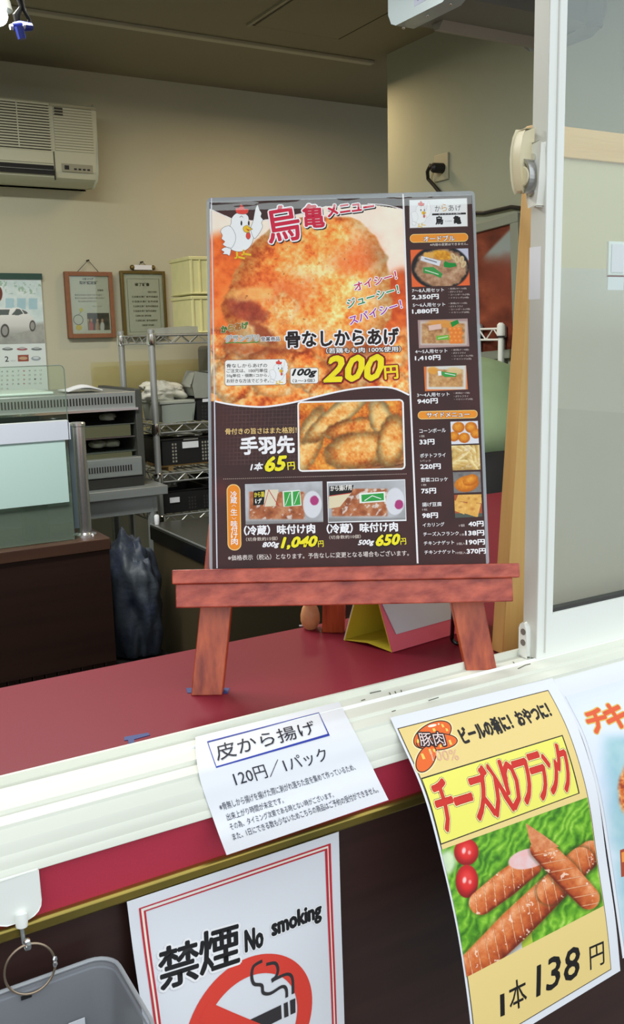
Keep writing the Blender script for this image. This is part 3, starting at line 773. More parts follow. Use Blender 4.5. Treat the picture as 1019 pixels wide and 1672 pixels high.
# hen mark
def hen(pr, Zn, k=1.0, line=None, body=(246, 246, 244), comb=(232, 72, 60), lay=3):
    """plain cartoon hen with one wing raised; Zn = zone whose unit square follows the zoomed view of the first hen"""
    pr.Z = Zn; ln = line or (90, 84, 84)
    def blob(P, col, w=.35, layer=lay):
        P = np.array(P, float); n = len(P); out = []
        for i in range(n):
            p0, p1, p2, p3 = P[i-1], P[i], P[(i+1) % n], P[(i+2) % n]
            for t in (0, .25, .5, .75): out.append(.5*((2*p1)+(-p0+p2)*t+(2*p0-5*p1+4*p2-p3)*t*t+(-p0+3*p1-3*p2+p3)*t**3))
        pr.poly(out, col, layer); pr.stroke(out, w*k, ln, layer+.3, closed=True)
    blob([(300, 215), (335, 240), (340, 300), (372, 360), (362, 430), (320, 480), (250, 492), (190, 460), (170, 400), (190, 330), (210, 290), (215, 250), (250, 215)], body)
    blob([(375, 395), (352, 330), (370, 270), (385, 190), (402, 155), (415, 190), (430, 215), (425, 240), (440, 262), (430, 285), (438, 310), (420, 350), (395, 385)], body, layer=lay+.5)
    blob([(205, 310), (160, 315), (135, 345), (148, 375), (142, 400), (165, 420), (150, 440), (180, 460), (210, 470), (240, 420), (240, 365)], body, layer=lay+.5)
    blob([(165, 462), (140, 480), (160, 495), (150, 510), (180, 512), (198, 522), (208, 490), (205, 465)], body, layer=lay+.4)
    blob([(250, 212), (243, 180), (268, 175), (280, 150), (300, 165), (308, 182), (335, 185), (328, 215), (290, 222)], comb, layer=lay+.6)
    blob([(325, 355), (318, 385), (335, 404), (350, 385), (345, 358)], comb, layer=lay+.6)
    blob([(300, 315), (325, 302), (345, 318), (366, 330), (345, 340), (340, 356), (312, 352), (298, 335)], (244, 196, 40), layer=lay+.8)
    pr.poly([(315, 325), (345, 335), (335, 345)], (200, 60, 40), lay+1.3)
    for cx in (285, 338): pr.ell(cx, 287, 6.5, 18, (40, 36, 36), lay+1.2, 0, 12)
    pr.stroke([(272, 245), (285, 235), (298, 245)], .5*k, ln, lay+1.2)
    for pts in ([(252, 492), (255, 535), (235, 540)], [(255, 530), (310, 542)], [(300, 478), (303, 512), (285, 516)], [(303, 508), (355, 516)]):
        pr.stroke(pts, 2.2*k, (240, 200, 40), lay+.2)
hen(pr, (330, 300, 4.43))
hen(pr, (330+320/2.911-118/8.6, 300+838/2.911-147/8.6+2, 9.9), .45)
# headings
pr.Z = Z1; RED = (212, 36, 66); BK = (28, 18, 20)
def head(t, xl, yl, xr, yr, h, w=1.5, sh=2.2):
    pr.text(t, xl+5, yl+6, xr+5, yr+6, h, BK, 3.0, .035, outl=((w*1.0, BK),))
    pr.text(t, xl, yl, xr, yr, h, RED, 4.2, .035, outl=((w, (252, 250, 250)),), fat=.3)
head('烏', 322, 287, 474, 262, 172)
head('亀', 484, 212, 582, 205, 110)
head('メ', 600, 160, 648, 150, 54, 1.1); head('ニ', 658, 140, 704, 133, 36, 1.1); head('ュ', 714, 134, 758, 128, 34, 1.1); head('ー', 768, 118, 818, 110, 8, 1.1)
WH = (250, 248, 248)
pr.text('オイシー！', 728, 512, 930, 452, 40, (206, 40, 90), 4, .03, .1, outl=((.9, WH),))
pr.text('ジューシー！', 695, 592, 940, 520, 42, (34, 140, 70), 4, .03, .1, outl=((.9, WH),))
pr.text('スパイシー！', 705, 672, 955, 590, 42, (168, 50, 170), 4, .03, .1, outl=((.9, WH),))
pr.text('骨なしからあげ', 400, 780, 935, 764, 76, (36, 18, 14), 4, .03, 0, outl=((1.5, WH),), fat=.25)
pr.text('（若鶏もも肉 100%使用）', 590, 808, 945, 799, 26, (250, 248, 246), 4, .025, 0, outl=((.8, (70, 34, 24)),))
pr.text('200', 580, 942, 862, 932, 118, (252, 232, 30), 4.6, .035, .28, outl=((2.1, (150, 24, 24)), (1.1, (96, 20, 16))), fat=.9)
pr.text('円', 870, 930, 932, 926, 62, (252, 226, 40), 4.6, .03, 0, outl=((1.5, (150, 24, 24)),), fat=.2)
pr.text('受賞商品', 280, 749, 370, 747, 20, (60, 30, 22), 4, .02, 0, outl=((.6, WH),))
for i, (ch, c) in enumerate(zip('からあげ', ((70, 130, 50), (200, 150, 50), (200, 120, 40), (90, 150, 60)))):
    pr.text(ch, 92+33*i, 708-6*i, 120+33*i, 706-6*i, 30, c, 4, .03, 0, outl=((.7, (236, 226, 190)), (.4, (70, 60, 30))))
pr.text('グランプリ', 112, 752, 268, 748, 30, (206, 206, 204), 4, .03, 0, outl=((.9, WH), (.5, (120, 130, 110))))
pr.stroke([(110, 758), (150, 755), (200, 757), (270, 752)], 1.2, (90, 150, 70), 3)
pr.Z = (330, 300, 2.911)
pr.rr(107, 838, 402, 962, 14, (150, 120, 100), 2, -.02); pr.rr(109.5, 840.5, 399.5, 959.5, 12, (248, 246, 240), 2.4, -.02)
for i, (t, x1) in enumerate((('骨なしからあげの', 310), ('ご注文は、100円単位', 312), ('50g単位・個数1コから、', 318), ('お好きな方法でどうぞ。', 318))):
    pr.text(t, 117, 875+24*i, x1, 873+24*i, 18, (40, 34, 32), 3.4, .012)
pr.rr(418, 876, 554, 953, 12, (150, 120, 100), 2, -.02); pr.rr(420.5, 878.5, 551.5, 950.5, 10, (248, 246, 240), 2.4, -.02)
pr.text('100g', 428, 922, 545, 920, 40, (24, 20, 20), 3.4, .03, .3, fat=.3)
pr.text('（2～3個）', 430, 946, 536, 944, 17, (60, 54, 52), 3.4, .01)
pr.Z = Z2; YE = (250, 236, 40); CR = (240, 204, 128)
def frame_pic(P, paint, w=1.6, d=1.0, col=(250, 246, 240), r=1):
    pr.pic(P, paint, 3, d); pr.stroke(list(P), w, col, 3.8, closed=True)
def wing_paint(x, y):
    img = crust(x, y, 22, 1, -.10, .7)*np.array([1, .97, .66])
    img = mixc(img, sst(735, 765, y)*sst(560, 640, x), lerp3(((0, (80, 40, 24)), (1, (170, 120, 80))), np.mod(y+.2*x, 6)/6))
    rb = (fbm(x, y, 12, 2)-.5)*.3
    for cx, cy, rx, ry, a, b, s in ((505, 722, 22, 62, 20, .22, 11), (550, 680, 70, 18, -38, .2, 12), (585, 700, 60, 18, -10, -.02, 13), (625, 690, 20, 44, -22, .24, 14), (585, 735, 58, 30, -12, .03, 15), (640, 720, 24, 44, 12, .12, 16)):
        m, u, v = el(x, y, cx, cy, rx, ry, a, .1, rb); c = crust(x, y, 14, s, b+.08, .7)*(1-.5*sst(.45, 1.1, np.hypot(u, v)))[:, None]; img = mixc(img, m, c*np.array([1, .96, .78]))
    return img/255
wp = np.array([(436, 100), (896, 92), (905, 100), (911, 392), (903, 401), (446, 410), (436, 402), (430, 110)], float)
pr.pic([(434, 106), (899, 94), (908, 396), (441, 408)], wing_paint, 3)
pr.stroke([(432, 116), (434, 107), (443, 102), (888, 91), (898, 95), (903, 104), (911, 386), (908, 396), (898, 401), (450, 411), (441, 408), (436, 400)], 1.7, (250, 248, 244), 4, closed=True)
pr.text('骨付きの旨さはまた格別！', 105, 247, 425, 240, 27, CR, 3, .02)
pr.text('手羽先', 175, 337, 415, 328, 76, WH, 3, .035, 0, fat=.35)
pr.text('1本', 218, 410, 275, 407, 34, WH, 3, .03, .25, fat=.15)
pr.text('65', 287, 412, 382, 405, 62, YE, 4, .035, .28, outl=((1.1, (30, 16, 14)),), fat=.6)
pr.text('円', 386, 406, 418, 403, 34, YE, 3, .025)
for k in range(92):
    x = 96+k*9; pr.rr(x, 447-(x-96)*.028-1.6, x+4, 447-(x-96)*.028+1.6, .8, (196, 176, 160), 3)
# orange upright pill
pl = [(x+(y-470)*.018, y) for x, y in rrect(110, 470, 172, 768, 30, 8)]
pr.poly(pl, (246, 206, 130), 2.4); pl = [(x+(y-470)*.018, y) for x, y in rrect(114, 474, 168, 764, 27, 8)]; pr.poly(pl, (240, 142, 34), 2.8)
pr.vtext('冷蔵（生）味付け肉', 142, 516, 146, 728, 29, WH, 4, .02)
def pack_paint(x0, x1, y0, y1, s):
    def f(x, y):
        img = lerp3(((0, (150, 150, 150)), (1, (214, 216, 220))), fbm(x, y, 30, s))
        u = (x-x0)/(x1-x0); v = (y-y0)/(y1-y0)
        m = sst(.04, .07, u)*(1-sst(.74, .78, u))*sst(.18, .22, v)*(1-sst(.86, .92, v)); meat = lerp3(((0, (120, 62, 36)), (.5, (176, 100, 60)), (1, (220, 170, 130))), fbm(x, y, 9, s+2)); img = mixc(img, m, meat)
        gl = sst(.62, .72, fbm(x+y*.6, y, 7, s+5, 3)); img = mixc(img, gl*m*.8, (236, 230, 224))
        img = mixc(img, sst(.9, .97, v)*.6, (120, 116, 112))
        mm, a, b = el(u, v, .86, .52, .12, .34, 0, .06); img = mixc(img, mm*.9, (226, 226, 230)); mm, a, b = el(u, v, .885 if s < 5 else .91, .42 if s < 5 else .6, .055, .12, 0, .1, (fbm(x, y, 3, 9)-.5)*.2); img = mixc(img, mm, (176, 60, 120))
        return img/255
    return f
pk1 = [(193, 470), (541, 457), (545, 640), (196, 652)]; pk2 = [(563, 462), (912, 450), (917, 632), (568, 642)]
pr.pic(pk1, pack_paint(400, 528, 790, 855, 1), 3); pr.pic(pk2, pack_paint(535, 663, 785, 850, 7), 3); pr.stroke(pk2, .9, (240, 240, 240), 3.6, closed=True)
def packlabels(dx, dy, flip):
    if not flip:
        pr.poly([(232, 500), (284, 496), (278, 562), (230, 566)], (24, 22, 20), 4); pr.text('から揚', 236, 530, 280, 527, 24, (240, 220, 60), 4.6, .03); pr.text('げ', 240, 558, 270, 556, 22, (240, 240, 230), 4.6, .03)
        pr.poly([(284, 496), (344, 494), (330, 568), (276, 572)], (226, 214, 186), 4); pr.stroke([(278, 574), (300, 496), (345, 570)], .8, (200, 60, 60), 4.5)
        pr.poly([(362, 502), (440, 496), (448, 566), (366, 572)], (232, 240, 226), 4)
        pr.poly([(368, 506), (400, 504), (403, 568), (372, 570)], (60, 166, 70), 4.5); pr.poly([(408, 504), (438, 500), (443, 562), (410, 566)], (60, 166, 70), 4.5)
        pr.stroke([(375, 565), (395, 510)], .6, WH, 5); pr.stroke([(415, 560), (435, 506)], .6, WH, 5)
    else:
        pr.poly([(572, 480), (682, 474), (672, 510), (572, 522)], (24, 22, 20), 4); pr.text('から揚げ用', 578, 502, 674, 496, 24, (246, 240, 230), 4.6, .03)
        pr.poly([(570, 522), (672, 508), (620, 572), (570, 580)], (228, 214, 178), 4); pr.stroke([(570, 524), (668, 510)], .8, (200, 60, 50), 4.5)
        pr.poly([(706, 512), (822, 503), (826, 548), (708, 556)], (236, 242, 232), 4); pr.poly([(716, 518), (816, 510), (818, 542), (718, 550)], (50, 160, 70), 4.5); pr.stroke([(730, 545), (765, 522), (805, 536)], .8, WH, 5)
packlabels(0, 0, 0); packlabels(0, 0, 1)
pr.text('（冷蔵）味付け肉', 190, 700, 508, 690, 42, WH, 3, .03, 0, fat=.15)
pr.text('（冷蔵）味付け肉', 562, 692, 880, 682, 42, WH, 3, .03, 0, fat=.15)
pr.text('（切身数約15個）', 198, 727, 340, 722, 17, (220, 204, 190), 3, .012); pr.text('（切身数約10個）', 572, 718, 714, 713, 17, (220, 204, 190), 3, .012)
pr.text('800g', 273, 760, 347, 756, 28, WH, 3, .03, .28, fat=.15); pr.text('500g', 702, 750, 774, 746, 28, WH, 3, .03, .28, fat=.15)
pr.text('1,040', 357, 763, 518, 755, 52, YE, 4, .035, .28, outl=((1.0, (30, 16, 14)),), fat=.5); pr.text('円', 523, 753, 547, 751, 28, YE, 3, .02)
pr.text('650', 785, 747, 890, 740, 46, YE, 4, .035, .28, outl=((1.0, (30, 16, 14)),), fat=.5); pr.text('円', 893, 742, 918, 740, 28, YE, 3, .02)
pr.text('※価格表示（税込）となります。予告なしに変更となる場合もございます。', 117, 814, 930, 792, 25, (232, 222, 214), 3, .012)
# right-hand column
pr.Z = Z3
pr.poly([(93, 138), (590, 122), (596, 367), (97, 383)], (140, 130, 120), 2.4); pr.poly([(97, 142), (586, 126), (591, 363), (101, 378)], (240, 240, 240), 2.8)
hen(pr, (650+110/5.222-135*.108, 300+150/5.222-150*.108, 1/.108), .4, line=(150, 148, 146), comb=(226, 110, 104))
pr.Z = Z3
for t, a, c in (('か', 315, (80, 80, 84)), ('ら', 372, (214, 166, 60)), ('あ', 430, (80, 80, 84)), ('げ', 492, (80, 80, 84))): pr.text(t, a, 240-(a-315)*.03, a+46, 238-(a-315)*.03, 52 if t != 'ら' else 62, c, 3.6, -.005)
pr.poly([(290, 256), (578, 247), (578, 263), (290, 272)], (30, 28, 28), 3.2); pr.text('テイクアウト専門', 345, 268, 535, 261, 12, (230, 230, 230), 3.8)
pr.text('烏', 322, 350, 384, 347, 70, (26, 22, 22), 3.6, .03, 0, fat=.2); pr.text('亀', 474, 345, 538, 342, 68, (26, 22, 22), 3.6, .03, 0, fat=.2); pr.text('とりかめ', 402, 326, 458, 324, 10, (60, 60, 60), 3.6)
def pill(x0, y0, x1, y1, t, tx0, tx1, ty, h, sl):
    pr.poly([(x, y+sl*(x-x0)) for x, y in rrect(x0, y0, x1, y1, (y1-y0)/2-1, 8)], (248, 216, 140), 2.4)
    pr.poly([(x, y+sl*(x-x0)) for x, y in rrect(x0+4, y0+5, x1-4, y1-5, (y1-y0)/2-6, 8)], (240, 150, 44), 2.8)
    pr.text(t, tx0, ty, tx1, ty+sl*(tx1-tx0), h, WH, 4, .03, 0, outl=((.45, (120, 70, 30)),))
pill(100, 432, 597, 505, 'オードブル', 218, 482, 494, 46, -.022)
pr.text('※内容の変更はできません。', 273, 533, 596, 524, 22, (226, 214, 206), 3, .015)
def plate1(x, y):
    img = np.tile(np.array([236., 104, 50]), (len(x), 1)); img = mixc(img, ((x > 738) & (y < 425)).astype(float), (196, 196, 216))
    cx, cy = 719, 437; m, u, v = el(x, y, cx, cy, 47.5, 36, 0, .04); img = mixc(img, m, (26, 24, 26))
    m, u, v = el(x, y, cx+1, cy+1, 42, 31, 0, .08, (fbm(x, y, 7, 3)-.5)*.2); base = lerp3(((0, (110, 70, 44)), (.5, (176, 130, 96)), (1, (216, 184, 150))), fbm(x, y, 7, 4)*.9+.2*(1-worley(x, y, 6, 2)[0])); img = mixc(img, m, base)
    m, u, v = el(x, y, 722, 417, 16, 8, 6, .25, (fbm(x, y, 4, 5)-.5)*.4); img = mixc(img, m, lerp3(((0, (190, 110, 10)), (1, (250, 196, 60))), fbm(x, y, 3, 7)))
    for k in range(6): m, u, v = el(x, y, 695+5*(k % 3), 415+4*(k//3), 3.4, 3, 0, .3); img = mixc(img, m, (226, 170, 80))
    for k, (a, b) in enumerate(((740, 419), (746, 424), (754, 424), (757, 432))): m, u, v = el(x, y, a, b, 6, 3.6, 60+k*20, .2); img = mixc(img, m, (218, 196, 150)); m, u, v = el(x, y, a, b, 4, 1.6, 60+k*20, .4); img = mixc(img, m*.5, (180, 130, 80))
    return img/255
pr.pic([(105, 566), (597, 553), (612, 868), (118, 882)], plate1, 3, .7)
for P, c in (([(200, 618), (365, 660), (352, 705), (190, 655)], (222, 224, 230)), ([(212, 715), (300, 712), (380, 770), (362, 808), (300, 775), (215, 762)], (60, 150, 70)), ([(388, 680), (402, 660), (430, 675), (490, 678), (500, 705), (440, 718), (392, 712)], (16, 140, 50))): pr.poly(P, c, 4)
pr.stroke([(225, 640), (330, 672)], 1.2, (120, 120, 130), 4.5); pr.stroke([(230, 738), (345, 775)], 1.0, (210, 230, 200), 4.5)
def rows(items, x0, x1, y0, dy=26, h=17, sl=-.02):
    for i, (t, f) in enumerate(items): pr.text(t, x0+i*1.5, y0+i*dy, x0+(x1-x0)*f, y0+i*dy+sl*(x1-x0)*f, h, (216, 200, 192), 3, .01)
pr.text('7～8人用セット', 120, 931, 392, 922, 34, WH, 3, .015); pr.text('2,350円', 120, 991, 346, 984, 42, WH, 3, .035, 0, fat=.12)
rows((('・唐揚(14～16個)', .86), ('・ポテトフライ', .66), ('・コーンボール(7個)', 1.0), ('・イカリング(10個)', .96)), 428, 610, 906)
pr.text('5～6人用セット', 127, 1054, 402, 1046, 34, WH, 3, .015); pr.text('1,880円', 122, 1113, 342, 1106, 42, WH, 3, .035, 0, fat=.12)
rows((('・唐揚(12～14個)', .86), ('・ポテトフライ', .66), ('・コーンボール(7個)', 1.0), ('・イカリング(8個)', .96)), 432, 614, 1031)
def tray2(x, y):
    img = np.tile(np.array([176., 146, 140]), (len(x), 1)); u = (x-682)/84; v = (y-521)/46
    m = sst(.03, .07, u)*(1-sst(.94, .98, u))*sst(.05, .12, v)*(1-sst(.9, .96, v)); img = mixc(img, m, (206, 190, 180))
    m = sst(.06, .1, u)*(1-sst(.9, .94, u))*sst(.12, .2, v)*(1-sst(.84, .9, v)); base = lerp3(((0, (120, 76, 44)), (.5, (190, 138, 88)), (1, (226, 190, 140))), fbm(x, y, 6, 8)*.9+.25*(1-worley(x, y, 5, 4)[0])); img = mixc(img, m, base)
    m, a, b = el(x, y, 725, 529, 26, 6, 4, .3, (fbm(x, y, 4, 2)-.5)*.4); img = mixc(img, m*.9, (226, 150, 60))
    for k in range(12): mm, a, b = el(x, y, 736+7*(k % 3)+(k//3 % 2)*2, 538+6.5*(k//3), 4.3, 4.0, 0, .18); img = mixc(img, mm, np.array([236., 130, 44])*1.0); mm, a, b = el(x, y, 735+7*(k % 3)+(k//3 % 2)*2, 536.8+6.5*(k//3), 1.8, 1.5, 0, .5); img = mixc(img, mm*.6, (255, 180, 100))
    return img/255
pr.pic([(167, 1164), (592, 1151), (607, 1388), (178, 1403)], tray2, 3, .7)
for P, c in (([(258, 1212), (365, 1195), (370, 1238), (265, 1255)], (226, 190, 176)), ([(445, 1185), (508, 1160), (520, 1190), (460, 1225)], (20, 140, 50)), ([(325, 1300), (432, 1290), (438, 1330), (328, 1335)], (110, 180, 60))): pr.poly(P, c, 4)
pr.stroke([(340, 1320), (425, 1305)], .9, (220, 236, 190), 4.5)
pr.text('4～5人用セット', 147, 1450, 420, 1441, 34, WH, 3, .015); pr.text('1,410円', 146, 1511, 360, 1504, 42, WH, 3, .035, 0, fat=.12)
rows((('・唐揚(7～9個)', .80), ('・ポテトフライ', .66), ('・コーンボール(7個)', 1.0), ('・イカリング(6個)', .92)), 455, 640, 1428)
pr.Z = (0, 0, 1.0)
def tray3(x, y):
    img = np.tile(np.array([224., 120, 60]), (len(x), 1)); u = (x-692)/72; v = (y-598)/39
    m = sst(.04, .09, u)*(1-sst(.93, .98, u))*(1-sst(.95, 1.0, v)); img = mixc(img, m, (220, 218, 210))
    m = sst(.09, .13, u)*(1-sst(.86, .92, u))*sst(.1, .18, v)*(1-sst(.84, .9, v)); base = lerp3(((0, (130, 86, 44)), (.5, (196, 142, 86)), (1, (226, 186, 130))), fbm(x, y, 6, 18)*.9+.25*(1-worley(x, y, 5, 14)[0])); img = mixc(img, m, base)
    m, a, b = el(x, y, 707, 605, 9, 6, 4, .3); img = mixc(img, m*.9, (232, 160, 60)); m, a, b = el(x, y, 742, 606, 13, 6, 4, .3); img = mixc(img, m*.9, (226, 196, 140))
    return img/255
pr.pic([(692, 599), (761, 597), (764, 636), (694, 639)], tray3, 3, .7)
pr.Z = Z4
for P, c in (([(318, 30), (345, 28), (348, 65), (322, 68)], (240, 242, 240)), ([(348, 32), (380, 38), (470, 48), (465, 76), (375, 78), (350, 60)], (60, 160, 70))): pr.poly(P, c, 4)
pr.stroke([(375, 48), (460, 64)], .9, (220, 236, 220), 4.5)
pr.text('3～4人用セット', 153, 239, 413, 230, 32, WH, 3, .015); pr.text('940円', 157, 294, 318, 288, 40, WH, 3, .035, 0, fat=.12)
rows((('・唐揚(5～7個)', .84), ('・ポテトフライ', .76), ('・イカリング(4個)', 1.0)), 447, 600, 216, 25, 16)
pill(158, 352, 638, 418, 'サイドメニュー', 230, 574, 403, 38, -.022)
def item(t, x0, x1, y, sub, sx1, sy, price, px1, py):
    pr.text(t, x0, y, x1, y-.035*(x1-x0), 34, WH, 3, .015); pr.text(sub, x0+2, sy, sx1, sy-1, 18, (220, 206, 198), 3, .01); pr.text(price, x0+2, py, px1, py-3, 42, WH, 3, .035, 0, fat=.12)
item('コーンボール', 172, 383, 528, '1個', 211, 562, '33円', 291, 621)
item('ポテトフライ', 178, 382, 726, '1パック', 262, 760, '220円', 341, 818)
item('野菜コロッケ', 186, 400, 921, '1枚', 229, 953, '75円', 304, 1014)
item('揚げ豆腐', 194, 350, 1119, '1枚', 236, 1151, '98円', 319, 1211)
for t, x1, y, s, sx0, sx1, p, px0, px1 in (('イカリング', 372, 1282, '1個', 490, 533, '40円', 567, 686), ('チーズ入フランク', 487, 1355, '1本', 497, 536, '138円', 541, 691), ('チキンナゲット', 450, 1428, '5個入', 470, 542, '190円', 547, 696), ('チキンナゲット', 456, 1501, '10個入', 463, 547, '370円', 553, 704)):
    x0 = 198+(y-1282)*.068; pr.text(t, x0, y, x1, y-8, 32, WH, 3, .015); pr.text(s, sx0, y-2, sx1, y-4, 20, (220, 206, 198), 3, .01); pr.text(p, px0, y-3, px1, y-7, 42, WH, 3, .035, 0, fat=.12)
def shade_ball(x, y, img, cx, cy, rx, ry, a=0, s=0, col=1.0):
    m, u, v = el(x, y, cx, cy, rx, ry, a, .06, (fbm(x, y, 4, s)-.5)*.08); r = np.hypot(u, v)
    c = lerp3(((0, (196, 104, 14)), (.6, (232, 148, 40)), (1, (250, 196, 90))), .6+(fbm(x, y, 3, s)-.5)*.5-.55*sst(.3, 1, r)-.25*(u*.4+v*.7)); return mixc(img, m, c*col)
def p_balls(x, y):
    img = np.tile(np.array([226., 226, 232]), (len(x), 1))
    for k, (a, b, r) in enumerate(((748.5, 698, 10), (769, 698, 10), (777, 708, 9), (741, 713, 9), (758, 715, 9.5))): img = shade_ball(x, y, img, a, b, r, r*.9, 0, k)
    return img/255
pr.pic([(420, 436), (640, 430), (648, 610), (428, 618)], p_balls, 3, .7)
def p_fries(x, y):
    img = lerp3(((0, (150, 110, 50)), (1, (236, 206, 130))), fbm(x, y, 6, 3))
    for k in range(16):
        cx = 740+(k*13.7) % 48; cy = 731+(k*7.3) % 32; m, u, v = el(x, y, cx, cy, 17, 3.6, (k*47) % 180-20, .2); img = mixc(img, m, lerp3(((0, (206, 160, 80)), (1, (252, 236, 180))), .5-v*.5+(fbm(x, y, 3, k)-.5)*.5))
    sp = sst(.62, .72, fbm(x, y*1.4, 5, 91, 3))*sst(744, 752, x); return mixc(img, sp*.5, (246, 228, 206))/255
pr.pic([(428, 628), (652, 622), (662, 820), (438, 828)], p_fries, 3, .7)
def p_croq(x, y):
    img = lerp3(((0, (96, 92, 92)), (1, (150, 146, 142))), fbm(x, y, 8, 5)); img = shade_ball(x, y, img, 762, 790, 20, 13, -10, 8); return shade_ball(x, y, img, 768, 784, 13, 9, -20, 9)/255
pr.pic([(440, 842), (660, 836), (668, 1000), (448, 1010)], p_croq, 3, .7)
def p_tofu(x, y):
    img = lerp3(((0, (150, 74, 40)), (1, (196, 96, 60))), fbm(x, y, 6, 6)); img = mixc(img, (y > 838).astype(float), (84, 92, 82))
    for P in ([(748, 808), (786, 806), (786, 822), (744, 818)], [(742, 817), (763, 822), (758, 840), (742, 834)], [(764, 819), (785, 823), (780, 845), (758, 838)], [(766, 808), (787, 812), (787, 822), (768, 818)]):
        m = inpoly(x, y, P); img = mixc(img, m, lerp3(((0, (214, 150, 60)), (1, (250, 206, 120))), fbm(x, y, 5, 12))); cx, cy = np.mean(P, 0); mm, u, v = el(x, y, cx, cy, 3, 2, 0, .8); img = mixc(img, mm*m*.4, (170, 90, 30))
    return img/255
pr.pic([(450, 1024), (668, 1018), (676, 1198), (458, 1208)], p_tofu, 3, .7)
PRINTS = [(pr, 'printed_page', menu, PM)]
# rippled patches of the laminating film
ripple = glass_mat('film_ripple', (255, 255, 255), .04, 3.0)
def film(u0, v0, u1, v1, amp, wl, seed, tilt):
    nu = int((u1-u0)/.0008); nv = int((v1-v0)/.0008); b = MB()
    U2, V2 = np.meshgrid(np.linspace(u0, u1, nu+1), np.linspace(v0, v1, nv+1))
    e = np.minimum(np.minimum(U2-u0, u1-U2), np.minimum(V2-v0, v1-V2)); k = sst(0, .003, e)
    h = .0010+amp*k*(fbm(U2*.3, V2, wl, seed, 2)-.5)-k*tilt*(1-(V2-v0)/(v1-v0))
    P = menu_sh.S(U2.ravel(), V2.ravel(), np.maximum(h.ravel(), .0009)); w = nu+1
    b.add(P, [(j*w+i, (j+1)*w+i, (j+1)*w+i+1, j*w+i+1) for j in range(nv) for i in range(nu)]); return b.build('laminate_film', ripple, menu, smooth=180)
film(.004, .006, .299, .017, .0016, .007, 3, 0)


# ================================================================== PAPER SIGNS ON THE FRONT
def interp_path(L, R):
    """two side edges as lists of (x,y,z) -> Sheet function; u across, v along arc length"""
    L = np.array([clear_of_sill(q) for q in L]); R = np.array([clear_of_sill(q) for q in R]); n = 60
    def smooth(P):
        out = []
        for i in range(len(P)-1):
            p0, p1, p2, p3 = P[max(0, i-1)], P[i], P[i+1], P[min(len(P)-1, i+2)]
            for t in np.linspace(0, 1, 9)[:-1]: out.append(.5*((2*p1)+(-p0+p2)*t+(2*p0-5*p1+4*p2-p3)*t*t+(-p0+3*p1-3*p2+p3)*t**3))
        out.append(P[-1]); P = np.array(out); s = np.r_[0, np.cumsum(np.linalg.norm(np.diff(P, axis=0), axis=1))]
        t = np.linspace(0, s[-1], n); Q = np.stack([np.interp(t, s, P[:, k]) for k in range(3)], -1); 
        for _ in range(3):
            Q = np.array([clear_of_sill(q, .0016) for q in Q])
            for _k in range(4): Q[1:-1] = (Q[:-2]+2*Q[1:-1]+Q[2:])/4
        return Q, s[-1]
    A, la = smooth(L); B, lb = smooth(R); w = np.linalg.norm(A[0]-B[0]); h = (la+lb)/2
    def fn(u, v):
        u = np.asarray(u, float); v = np.asarray(v, float); t = np.clip(v/h, -.3, 1.3)*(n-1); i = np.clip(np.floor(t).astype(int), 0, n-2); f = (t-i)[..., None]
        a = A[i]*(1-f)+A[i+1]*f; b = B[i]*(1-f)+B[i+1]*f; k = (u/w)[..., None]; return a*(1-k)+b*k
    return Sheet(fn, w, h)
def paper_sign(name, sh, label, cat, m=None, group=None, nv=40, dog=None):
    t = thing(name, sh.S(sh.w/2, sh.h), label, cat, group)
    b = MB(); b.sheet(lambda a, c: sh.S(a*sh.w, c*sh.h), 10, nv, .0003)
    b.build('paper', m or M['paper'], t); return t
# sheet 1: skin karaage notice
kL = [onx(x, y, X) for x, y, X in ((319, 1203, .3070), (320, 1232, .3035), (326, 1271, .2990), (335, 1300, .2955), (345, 1328, .2915), (357, 1362, .2875), (370, 1396, .2832))]
kR = [onx(x, y, X) for x, y, X in ((554, 1146, .4600), (573, 1183, .4570), (588, 1212, .4545), (601, 1238, .4520), (614, 1265, .4490), (625, 1287, .4465), (634.5, 1306, .4441))]
k_sh = interp_path(kL, kR)
t = paper_sign('price_sheet', k_sh, 'white paper notice with blue boxed heading taped over the window sill', 'notice')
p = Print(k_sh); p.Z = (310, 1130, 2.83); NV = (30, 32, 46)
p.stroke([(82, 232), (596, 97), (642, 198), (122, 348)], 1.5, (44, 62, 158), 2, closed=True)
p.text('皮から揚げ', 128, 322, 592, 190, 78, NV, 3, -.006)
p.text('120円／1パック', 215, 437, 645, 315, 74, NV, 3, -.008)
for t0, a, b_, c, d, h in (('※骨無しから揚げを揚げた際に剥がれ落ちた皮を集めて作っているため、', 142, 550, 768, 360, 38), ('出来上がり時間が未定です。', 175, 596, 436, 514, 36), ('その為、タイミング次第である時とない時がございます。', 190, 641, 668, 488, 36), ('また、1日にできる数も少ないためこちらの商品はご予約の受付ができません。', 203, 688, 874, 465, 36)):
    p.text(t0, a, b_, c, d, h, (44, 50, 70), 3, -.004)
PRINTS.append((p, 'printed_lettering', t, PS))
for u0, v0 in ((.004, .0), (k_sh.w-.02, .0)):
    pass
